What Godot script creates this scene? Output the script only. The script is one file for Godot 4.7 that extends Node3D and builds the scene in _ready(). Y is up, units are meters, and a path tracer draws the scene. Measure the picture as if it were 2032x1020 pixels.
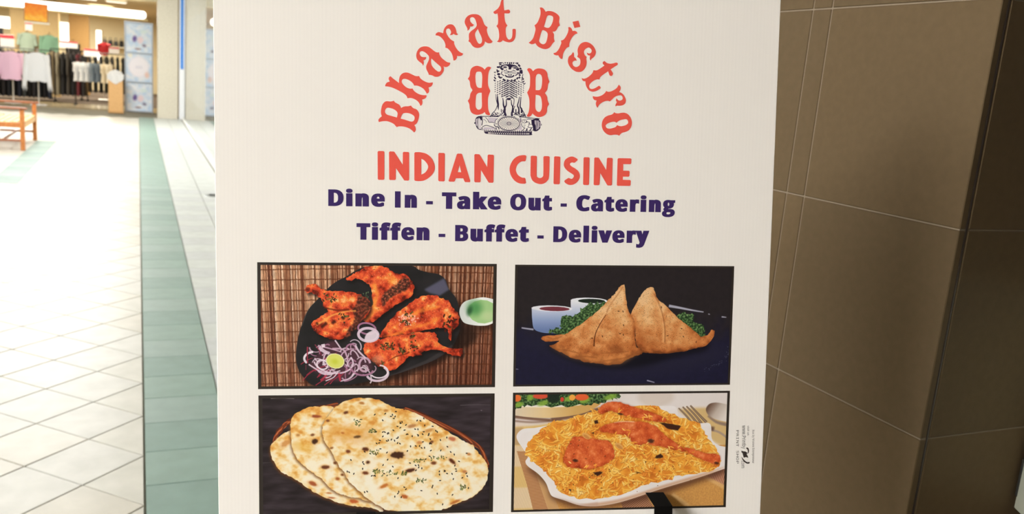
extends Node3D

const TITLE_RED := Color8(238, 92, 78)
const TEXT_PURPLE := Color8(61, 42, 98)
const INK := Color8(44, 30, 62)
const BOARD := Color8(247, 240, 231)

var rng := RandomNumberGenerator.new()
var fine := FastNoiseLite.new()
var broad := FastNoiseLite.new()
var used := {}


func _ready() -> void:
	rng.seed = 7
	fine.seed = 3
	fine.frequency = 0.12
	fine.fractal_octaves = 3
	broad.seed = 11
	broad.frequency = 0.03
	broad.fractal_octaves = 3
	setup_camera()
	setup_light()
	build_setting()
	build_pillar_wall()
	build_sign()
	build_easel()
	build_bench()
	build_store()


# ------------------------------------------------------------------ camera, air, light
func setup_camera() -> void:
	var cam := Camera3D.new()
	cam.name = "camera"
	cam.fov = rad_to_deg(2.0 * atan(510.0 / 1700.0))
	cam.near = 0.05
	cam.far = 120.0
	cam.transform = Transform3D(Basis(Vector3(0.91690824, 0.0810795, 0.39077537), Vector3(0.00474676, 0.97686144, -0.21382048), Vector3(-0.39906984, 0.19790868, 0.89530744)), Vector3(0, 1.62, 0))
	var at := CameraAttributesPhysical.new()
	at.frustum_focal_length = 4.3
	at.exposure_aperture = 1.35
	at.frustum_focus_distance = 0.95
	at.frustum_near = 0.05
	at.frustum_far = 120.0
	cam.attributes = at
	add_child(cam)
	cam.fov = rad_to_deg(2.0 * atan(510.0 / 1700.0))
	cam.current = true


func setup_light() -> void:
	var env := Environment.new()
	env.background_mode = Environment.BG_COLOR
	env.background_color = Color(0.55, 0.6, 0.65)
	env.tonemap_mode = Environment.TONE_MAPPER_LINEAR
	env.tonemap_exposure = 1.28
	env.sdfgi_enabled = true
	env.ssao_enabled = true
	env.ssil_enabled = true
	var we := WorldEnvironment.new()
	we.name = "world"
	we.environment = env
	add_child(we)
	# mall ceiling panels: one added out of view to light the sign, daylight-white beyond
	for p in [[-6.2, -0.1, 2.2, 3.2, 112.0, Color(0.97, 0.98, 1.0)], [-2.2, -8.0, 2.4, 3.2, 11.0, Color(1, 0.99, 0.97)], [-1.6, -13.5, 2.4, 3.2, 24.0, Color(1, 1, 1)], [-1.6, -19.5, 2.4, 3.2, 42.0, Color(1, 1, 1)]]:
		ceiling_panel(p[0], p[1], 4.2, p[2], p[3], p[4], p[5])


func ceiling_panel(x: float, z: float, y: float, sx: float, sz: float, energy: float, tint: Color) -> void:
	var t := thing("ceiling_light", "", "ceiling light", Vector3(x, y, z))
	t.set_meta("label", "large light panel in the mall ceiling %s" % ["added out of view across the promenade to light the sign", "over the diagonal floor tiles", "over the wooden bench", "in front of the clothing store"][mini(3, used.get("ceiling_light", 1) - 1)])
	var glow := mat(Color.WHITE, 0.5)
	glow.emission_enabled = true
	glow.emission = tint
	glow.emission_energy_multiplier = 1.6
	var st := mb()
	add_box(st, Vector3(0, -0.01, 0), Vector3(sx, 0.02, sz), 0.004)
	obj("diffuser", st, glow, t)
	st = mb()
	for s in [-1, 1]:
		add_box(st, Vector3(s * (sx / 2 + 0.02), -0.015, 0), Vector3(0.04, 0.03, sz + 0.08), 0.004)
		add_box(st, Vector3(0, -0.015, s * (sz / 2 + 0.02)), Vector3(sx, 0.03, 0.04), 0.004)
	obj("frame", st, mat(Color(0.85, 0.85, 0.83), 0.5), t)
	var l := AreaLight3D.new()
	l.name = "panel_light"
	l.area_size = Vector2(sx, sz)
	l.light_energy = energy
	l.light_color = tint
	l.area_range = 60.0
	l.area_attenuation = 2.0
	l.shadow_enabled = true
	l.rotation.x = -PI / 2
	l.position = Vector3(0, -0.035, 0)
	t.add_child(l)


# ------------------------------------------------------------------ helpers
func numbered(called: String) -> String:
	var n: int = used.get(called, 0)
	used[called] = n + 1
	return called if n == 0 else "%s_%03d" % [called, n]


func thing(called: String, label: String, category: String, at := Vector3.ZERO, turn := 0.0, group := "") -> Node3D:
	var o := Node3D.new()
	o.name = numbered(called)
	add_child(o)
	o.position = at
	o.rotation.y = turn
	if label:
		o.set_meta("label", label)
	o.set_meta("category", category)
	if group:
		o.set_meta("group", group)
	return o


func mb() -> SurfaceTool:
	var st := SurfaceTool.new()
	st.begin(Mesh.PRIMITIVE_TRIANGLES)
	return st


func obj(called: String, shape, material: Material, parent: Node = self, at := Vector3.ZERO) -> MeshInstance3D:
	var o := MeshInstance3D.new()
	o.name = numbered(called) if parent == self else called
	if shape is SurfaceTool:
		shape.generate_normals()
		o.mesh = shape.commit()
	else:
		o.mesh = shape
	o.material_override = material
	o.position = at
	parent.add_child(o, true)
	return o


func struct(called: String, st, material: Material, parent: Node = self) -> MeshInstance3D:
	var o := obj(called, st, material, parent)
	if parent == self:
		o.set_meta("kind", "structure")
	return o


func mat(c: Color, rough := 0.6, metal := 0.0) -> StandardMaterial3D:
	var m := StandardMaterial3D.new()
	m.albedo_color = c
	m.roughness = rough
	m.metallic = metal
	return m


func mottled(c1: Color, c2: Color, rough: float, freq: float, bump := 0.0, size := 256, metres := 1.0) -> StandardMaterial3D:
	var m := StandardMaterial3D.new()
	var n := FastNoiseLite.new()
	n.seed = int(c1.r * 255 + c2.g * 90)
	n.frequency = freq
	n.fractal_octaves = 4
	var t := NoiseTexture2D.new()
	t.width = size
	t.height = size
	t.seamless = true
	t.noise = n
	var g := Gradient.new()
	g.set_color(0, c1)
	g.set_color(1, c2)
	t.color_ramp = g
	m.albedo_texture = t
	m.roughness = rough
	m.uv1_triplanar = true
	m.uv1_scale = Vector3.ONE / metres
	if bump > 0.0:
		var nt := NoiseTexture2D.new()
		nt.width = size
		nt.height = size
		nt.seamless = true
		nt.noise = n
		nt.as_normal_map = true
		nt.bump_strength = bump
		m.normal_enabled = true
		m.normal_texture = nt
	return m


func quad(st: SurfaceTool, a: Vector3, b: Vector3, c: Vector3, d: Vector3) -> void:
	for v in [a, b, c, a, c, d]:
		st.add_vertex(v)


# a box with chamfered edges (clockwise front faces), optionally turned by a basis
func add_box(st: SurfaceTool, at: Vector3, size: Vector3, bevel := 0.0, basis := Basis.IDENTITY) -> void:
	var h := size / 2.0
	var c: float = minf(bevel, minf(h.x, minf(h.y, h.z)) * 0.9)
	st.set_smooth_group(-1)
	var p := func(sx: float, sy: float, sz: float, k: int) -> Vector3:
		var v := Vector3(sx * (h.x - (0.0 if k == 0 else c)), sy * (h.y - (0.0 if k == 1 else c)), sz * (h.z - (0.0 if k == 2 else c)))
		return at + basis * v
	var face := func(vs: Array) -> void:
		var mid: Vector3 = (vs[0] + vs[1] + vs[2]) / 3.0 - at
		var n: Vector3 = (vs[1] - vs[0]).cross(vs[2] - vs[0])
		if n.dot(mid) > 0.0:
			vs.reverse()
		for i in range(1, vs.size() - 1):
			st.add_vertex(vs[0])
			st.add_vertex(vs[i])
			st.add_vertex(vs[i + 1])
	for s in [-1.0, 1.0]:
		face.call([p.call(s, -1, -1, 0), p.call(s, 1, -1, 0), p.call(s, 1, 1, 0), p.call(s, -1, 1, 0)])
		face.call([p.call(-1, s, -1, 1), p.call(1, s, -1, 1), p.call(1, s, 1, 1), p.call(-1, s, 1, 1)])
		face.call([p.call(-1, -1, s, 2), p.call(1, -1, s, 2), p.call(1, 1, s, 2), p.call(-1, 1, s, 2)])
	if c <= 0.0:
		return
	for a in [-1.0, 1.0]:
		for b in [-1.0, 1.0]:
			face.call([p.call(a, b, -1, 0), p.call(a, b, 1, 0), p.call(a, b, 1, 1), p.call(a, b, -1, 1)])
			face.call([p.call(a, -1, b, 0), p.call(a, 1, b, 0), p.call(a, 1, b, 2), p.call(a, -1, b, 2)])
			face.call([p.call(-1, a, b, 1), p.call(1, a, b, 1), p.call(1, a, b, 2), p.call(-1, a, b, 2)])
			for d in [-1.0, 1.0]:
				face.call([p.call(a, b, d, 0), p.call(a, b, d, 1), p.call(a, b, d, 2)])


# a round bar along points with a radius at each
func add_tube(st: SurfaceTool, pts: Array, radii: Array, sides := 12, flat := Vector2.ONE) -> void:
	st.set_smooth_group(1)
	var rings := []
	var up := Vector3.UP
	for i in pts.size():
		var d: Vector3 = (pts[mini(i + 1, pts.size() - 1)] - pts[maxi(i - 1, 0)]).normalized()
		if absf(d.dot(up)) > 0.95:
			up = Vector3.FORWARD if absf(d.dot(Vector3.FORWARD)) < 0.9 else Vector3.RIGHT
		var x := up.cross(d).normalized()
		var y := d.cross(x)
		var ring := []
		for k in sides:
			var a := TAU * k / sides
			ring.append(pts[i] + (x * cos(a) * flat.x + y * sin(a) * flat.y) * radii[i])
		rings.append(ring)
	for i in rings.size() - 1:
		for k in sides:
			var k2 := (k + 1) % sides
			quad(st, rings[i][k], rings[i + 1][k], rings[i + 1][k2], rings[i][k2])
	st.set_smooth_group(-1)
	for e in [0, rings.size() - 1]:
		for k in range(1, sides - 1):
			var tri := [rings[e][0], rings[e][k], rings[e][k + 1]]
			if e != 0:
				tri.reverse()
			for v in tri:
				st.add_vertex(v)


# a turned solid: profile of Vector2(radius, height)
func add_lathe(st: SurfaceTool, at: Vector3, profile: Array, sides := 20, smooth := true) -> void:
	st.set_smooth_group(1 if smooth else -1)
	for i in profile.size() - 1:
		for k in sides:
			var a := TAU * k / sides
			var b := TAU * (k + 1) / sides
			var p0: Vector2 = profile[i]
			var p1: Vector2 = profile[i + 1]
			quad(st, at + Vector3(cos(a) * p0.x, p0.y, sin(a) * p0.x), at + Vector3(cos(a) * p1.x, p1.y, sin(a) * p1.x), at + Vector3(cos(b) * p1.x, p1.y, sin(b) * p1.x), at + Vector3(cos(b) * p0.x, p0.y, sin(b) * p0.x))


# a flat outline in the xy plane pushed out along z (front at z1)
func add_prism(st: SurfaceTool, poly: PackedVector2Array, z0: float, z1: float) -> void:
	var p := poly.duplicate()
	if Geometry2D.is_polygon_clockwise(p):
		p.reverse()
	st.set_smooth_group(-1)
	var idx := Geometry2D.triangulate_polygon(p)
	for i in range(0, idx.size(), 3):
		for k in [0, 2, 1]:
			st.add_vertex(Vector3(p[idx[i + k]].x, p[idx[i + k]].y, z1))
		for k in [0, 1, 2]:
			st.add_vertex(Vector3(p[idx[i + k]].x, p[idx[i + k]].y, z0))
	for i in p.size():
		var a := p[i]
		var b := p[(i + 1) % p.size()]
		quad(st, Vector3(a.x, a.y, z0), Vector3(a.x, a.y, z1), Vector3(b.x, b.y, z1), Vector3(b.x, b.y, z0))


# ------------------------------------------------------------------ outlines
# "x,y x,y* ..." with * at corners and ; between contours: smooth curves through the points
func curves(text: String, steps := 5) -> Array:
	var out := []
	for contour in text.split(";"):
		var pts := PackedVector2Array()
		var corner := []
		for t in contour.strip_edges().split(" ", false):
			corner.append(t.ends_with("*"))
			var xy := t.trim_suffix("*").split(",")
			pts.append(Vector2(float(xy[0]), float(xy[1])))
		out.append(smooth_loop(pts, corner, steps))
	return out


func smooth_loop(pts: PackedVector2Array, corner: Array, steps: int) -> PackedVector2Array:
	var n := pts.size()
	var res := PackedVector2Array()
	for i in n:
		var p1 := pts[i]
		var p2 := pts[(i + 1) % n]
		var m1 := (p2 - pts[(i + n - 1) % n]) * 0.5
		var m2 := (pts[(i + 2) % n] - p1) * 0.5
		if corner[i]:
			m1 = (p2 - p1) * 0.9
		if corner[(i + 1) % n]:
			m2 = (p2 - p1) * 0.9
		for s in steps:
			var t := float(s) / steps
			var t2 := t * t
			var t3 := t2 * t
			res.append(p1 * (2 * t3 - 3 * t2 + 1) + m1 * (t3 - 2 * t2 + t) + p2 * (3 * t2 - 2 * t3) + m2 * (t3 - t2))
	return res


func line_of(text: String, steps := 6) -> PackedVector2Array:
	var pts := PackedVector2Array()
	for t in text.strip_edges().split(" ", false):
		var xy := t.trim_suffix("*").split(",")
		pts.append(Vector2(float(xy[0]), float(xy[1])))
	if pts.size() < 3:
		return pts
	var res := PackedVector2Array()
	for i in pts.size() - 1:
		var a := pts[maxi(i - 1, 0)]
		var d := pts[mini(i + 2, pts.size() - 1)]
		for s in steps:
			res.append(pts[i].cubic_interpolate(pts[i + 1], a, d, float(s) / steps))
	res.append(pts[pts.size() - 1])
	return res


# a printed shape: outer contour first, then its holes, as a flat sheet in millimetres at height z
func add_sheet(st: SurfaceTool, contours: Array, z: float) -> void:
	st.set_smooth_group(-1)
	var outer: PackedVector2Array = contours[0]
	var lo := 1e9
	var hi := -1e9
	for p in outer:
		lo = minf(lo, p.y)
		hi = maxf(hi, p.y)
	var cuts := [lo - 1.0]
	for i in range(1, contours.size()):
		var c := 0.0
		for p in contours[i]:
			c += p.y
		cuts.append(c / contours[i].size())
	cuts.sort()
	cuts.append(hi + 1.0)
	for i in cuts.size() - 1:
		var pieces := [outer]
		if cuts.size() > 2:
			pieces = Geometry2D.intersect_polygons(outer, PackedVector2Array([Vector2(-2000, cuts[i]), Vector2(2000, cuts[i]), Vector2(2000, cuts[i + 1]), Vector2(-2000, cuts[i + 1])]))
		for h in range(1, contours.size()):
			var rest := []
			for p in pieces:
				rest.append_array(Geometry2D.clip_polygons(p, contours[h]))
			pieces = rest
		for p in pieces:
			var q: PackedVector2Array = p
			if Geometry2D.is_polygon_clockwise(q):
				q.reverse()
			var idx := Geometry2D.triangulate_polygon(q)
			for k in range(0, idx.size(), 3):
				for m in [0, 2, 1]:
					st.add_vertex(Vector3(q[idx[k + m]].x, q[idx[k + m]].y, z) * 0.001)


func rounded(poly: PackedVector2Array, r: float) -> PackedVector2Array:
	var a := Geometry2D.offset_polygon(poly, -r, Geometry2D.JOIN_MITER)
	var b := Geometry2D.offset_polygon(a[0], r, Geometry2D.JOIN_ROUND)
	return b[0]


# ------------------------------------------------------------------ a small painter for printed pictures
class Canvas:
	var w: int
	var h: int
	var s: float
	var c := PackedFloat32Array()
	var clip := PackedFloat32Array()
	var host

	func _init(host_, wide: float, high: float, scale: float, base: Color) -> void:
		host = host_
		s = scale
		w = int(wide * s)
		h = int(high * s)
		c.resize(w * h * 3)
		for i in w * h:
			c[i * 3] = base.r
			c[i * 3 + 1] = base.g
			c[i * 3 + 2] = base.b

	func cover(polys: Array, soft: float) -> Array:
		var pad := int(ceil(soft * s * 2.0)) + 2
		var lo := Vector2(1e9, 1e9)
		var hi := -lo
		for p in polys:
			for v in p:
				lo = lo.min(v)
				hi = hi.max(v)
		var x0 := clampi(int(lo.x * s) - pad, 0, w)
		var x1 := clampi(int(hi.x * s) + pad, 0, w)
		var y0 := clampi(int(lo.y * s) - pad, 0, h)
		var y1 := clampi(int(hi.y * s) + pad, 0, h)
		var bw := x1 - x0
		var bh := y1 - y0
		var cov := PackedFloat32Array()
		if bw <= 0 or bh <= 0:
			return [x0, y0, 0, 0, cov]
		cov.resize(bw * bh)
		for row in bh:
			for sub in 3:
				var yy := (y0 + row + (sub + 0.5) / 3.0) / s
				var xs := PackedFloat32Array()
				for p in polys:
					var n: int = p.size()
					var a: Vector2 = p[n - 1]
					for i in n:
						var b: Vector2 = p[i]
						if (a.y <= yy) != (b.y <= yy):
							xs.append((a.x + (yy - a.y) / (b.y - a.y) * (b.x - a.x)) * s - x0)
						a = b
				xs.sort()
				for k in range(0, xs.size() - 1, 2):
					var l := clampf(xs[k], 0, bw)
					var r := clampf(xs[k + 1], 0, bw)
					if r <= l:
						continue
					var li := int(l)
					var ri := mini(int(r), bw - 1)
					var at := row * bw
					if li == ri:
						cov[at + li] += (r - l) / 3.0
					else:
						cov[at + li] += (li + 1 - l) / 3.0
						for q in range(li + 1, ri):
							cov[at + q] += 0.33334
						cov[at + ri] += (r - ri) / 3.0
		if soft > 0.0:
			for k in 2:
				cov = blur(cov, bw, bh, int(soft * s))
		return [x0, y0, bw, bh, cov]

	func blur(a: PackedFloat32Array, bw: int, bh: int, r: int) -> PackedFloat32Array:
		if r < 1:
			return a
		var b := PackedFloat32Array()
		b.resize(bw * bh)
		var k := 1.0 / (2 * r + 1)
		for y in bh:
			var at := y * bw
			var sum := 0.0
			for x in range(0, mini(r, bw)):
				sum += a[at + x]
			for x in bw:
				if x + r < bw:
					sum += a[at + x + r]
				if x - r - 1 >= 0:
					sum -= a[at + x - r - 1]
				b[at + x] = sum * k
		var d := PackedFloat32Array()
		d.resize(bw * bh)
		for x in bw:
			var sum := 0.0
			for y in range(0, mini(r, bh)):
				sum += b[y * bw + x]
			for y in bh:
				if y + r < bh:
					sum += b[(y + r) * bw + x]
				if y - r - 1 >= 0:
					sum -= b[(y - r - 1) * bw + x]
				d[y * bw + x] = sum * k
		return d

	# paint is a Color or a func(x, y, height, slope) -> Color; rise > 0 gives a rounded height and a slope lit from the upper left
	func fill(polys: Array, paint, alpha := 1.0, soft := 0.0, rise := 0.0) -> void:
		var got := cover(polys, soft)
		var x0: int = got[0]
		var y0: int = got[1]
		var bw: int = got[2]
		var bh: int = got[3]
		var cov: PackedFloat32Array = got[4]
		var hgt := cov
		if rise > 0.0:
			hgt = blur(blur(cov, bw, bh, int(rise * s)), bw, bh, int(rise * s * 0.6))
		var flat: bool = paint is Color
		var col: Color = paint if flat else Color.BLACK
		var clipped := clip.size() > 0
		for y in bh:
			for x in bw:
				var i := y * bw + x
				var a := cov[i] * alpha
				if a < 0.004:
					continue
				var j := (y0 + y) * w + x0 + x
				if clipped:
					a *= clip[j]
				if not flat:
					var sl := 0.0
					if rise > 0.0 and x > 1 and y > 1:
						sl = (hgt[i] - hgt[i - 2]) * 0.7 + (hgt[i] - hgt[i - 2 * bw])
						sl *= rise * s
					col = paint.call((x0 + x) / s, (y0 + y) / s, hgt[i], sl)
					a *= col.a
				a = minf(a, 1.0)
				j *= 3
				c[j] += (col.r - c[j]) * a
				c[j + 1] += (col.g - c[j + 1]) * a
				c[j + 2] += (col.b - c[j + 2]) * a

	func mask(polys: Array) -> void:
		clip = PackedFloat32Array()
		if polys.is_empty():
			return
		clip.resize(w * h)
		var got := cover(polys, 0.0)
		for y in got[3]:
			for x in got[2]:
				clip[(got[1] + y) * w + got[0] + x] = minf(1.0, got[4][y * got[2] + x])

	# a soft-edged ellipse
	func blob(at: Vector2, r: Vector2, turn: float, col: Color, alpha := 1.0, hard := 0.4) -> void:
		var m := maxf(r.x, r.y)
		var x0 := clampi(int((at.x - m) * s), 0, w)
		var x1 := clampi(int((at.x + m) * s) + 1, 0, w)
		var y0 := clampi(int((at.y - m) * s), 0, h)
		var y1 := clampi(int((at.y + m) * s) + 1, 0, h)
		var co := cos(turn)
		var si := sin(turn)
		var clipped := clip.size() > 0
		for y in range(y0, y1):
			for x in range(x0, x1):
				var dx := (x + 0.5) / s - at.x
				var dy := (y + 0.5) / s - at.y
				var d := sqrt(pow((dx * co + dy * si) / r.x, 2.0) + pow((dy * co - dx * si) / r.y, 2.0))
				if d >= 1.0:
					continue
				var a := alpha * (1.0 if d < hard else 1.0 - smoothstep(hard, 1.0, d))
				var j := y * w + x
				if clipped:
					a *= clip[j]
				j *= 3
				c[j] += (col.r - c[j]) * a
				c[j + 1] += (col.g - c[j + 1]) * a
				c[j + 2] += (col.b - c[j + 2]) * a

	func stroke(line: PackedVector2Array, w0: float, w1: float, paint, alpha := 1.0, soft := 0.0, swell := false) -> void:
		var n := line.size()
		var a := PackedVector2Array()
		var b := PackedVector2Array()
		for i in n:
			var d := (line[mini(i + 1, n - 1)] - line[maxi(i - 1, 0)]).normalized().orthogonal()
			var t := float(i) / maxi(1, n - 1)
			var half := lerpf(w0, w1, t) * 0.5
			if swell:
				half *= sin(PI * (0.12 + 0.76 * t))
			a.append(line[i] + d * half)
			b.append(line[i] - d * half)
		b.reverse()
		a.append_array(b)
		fill([a], paint, alpha, soft)

	func dot(at: Vector2, r: Vector2, turn: float, paint, alpha := 1.0) -> void:
		var p := PackedVector2Array()
		for k in 14:
			p.append(at + Vector2(cos(TAU * k / 14) * r.x, sin(TAU * k / 14) * r.y).rotated(turn))
		fill([p], paint, alpha)

	func texture() -> ImageTexture:
		var bytes := PackedByteArray()
		bytes.resize(w * h * 3)
		for i in w * h * 3:
			bytes[i] = int(clampf(c[i], 0.0, 1.0) * 255.0 + 0.5)
		return ImageTexture.create_from_image(Image.create_from_data(w, h, false, Image.FORMAT_RGB8, bytes))


func ramp(t: float, cols: Array) -> Color:
	t = clampf(t, 0.0, 0.9999) * (cols.size() - 1)
	var i := int(t)
	return (cols[i] as Color).lerp(cols[i + 1], t - i)


func rough_edge(p: PackedVector2Array, amount: float, freq: float) -> PackedVector2Array:
	var out := PackedVector2Array()
	for v in p:
		out.append(v + Vector2(fine.get_noise_2d(v.x * freq, v.y * freq), fine.get_noise_2d(v.x * freq + 71.0, v.y * freq + 13.0)) * amount)
	return out


func print_mat(t: Texture2D) -> StandardMaterial3D:
	var m := StandardMaterial3D.new()
	m.albedo_texture = t
	m.roughness = 0.5
	m.metallic_specular = 0.35
	return m


func hash1(n: int) -> float:
	return absf(fmod(sin(n * 12.9898 + 4.1) * 43758.5453, 1.0))


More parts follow.
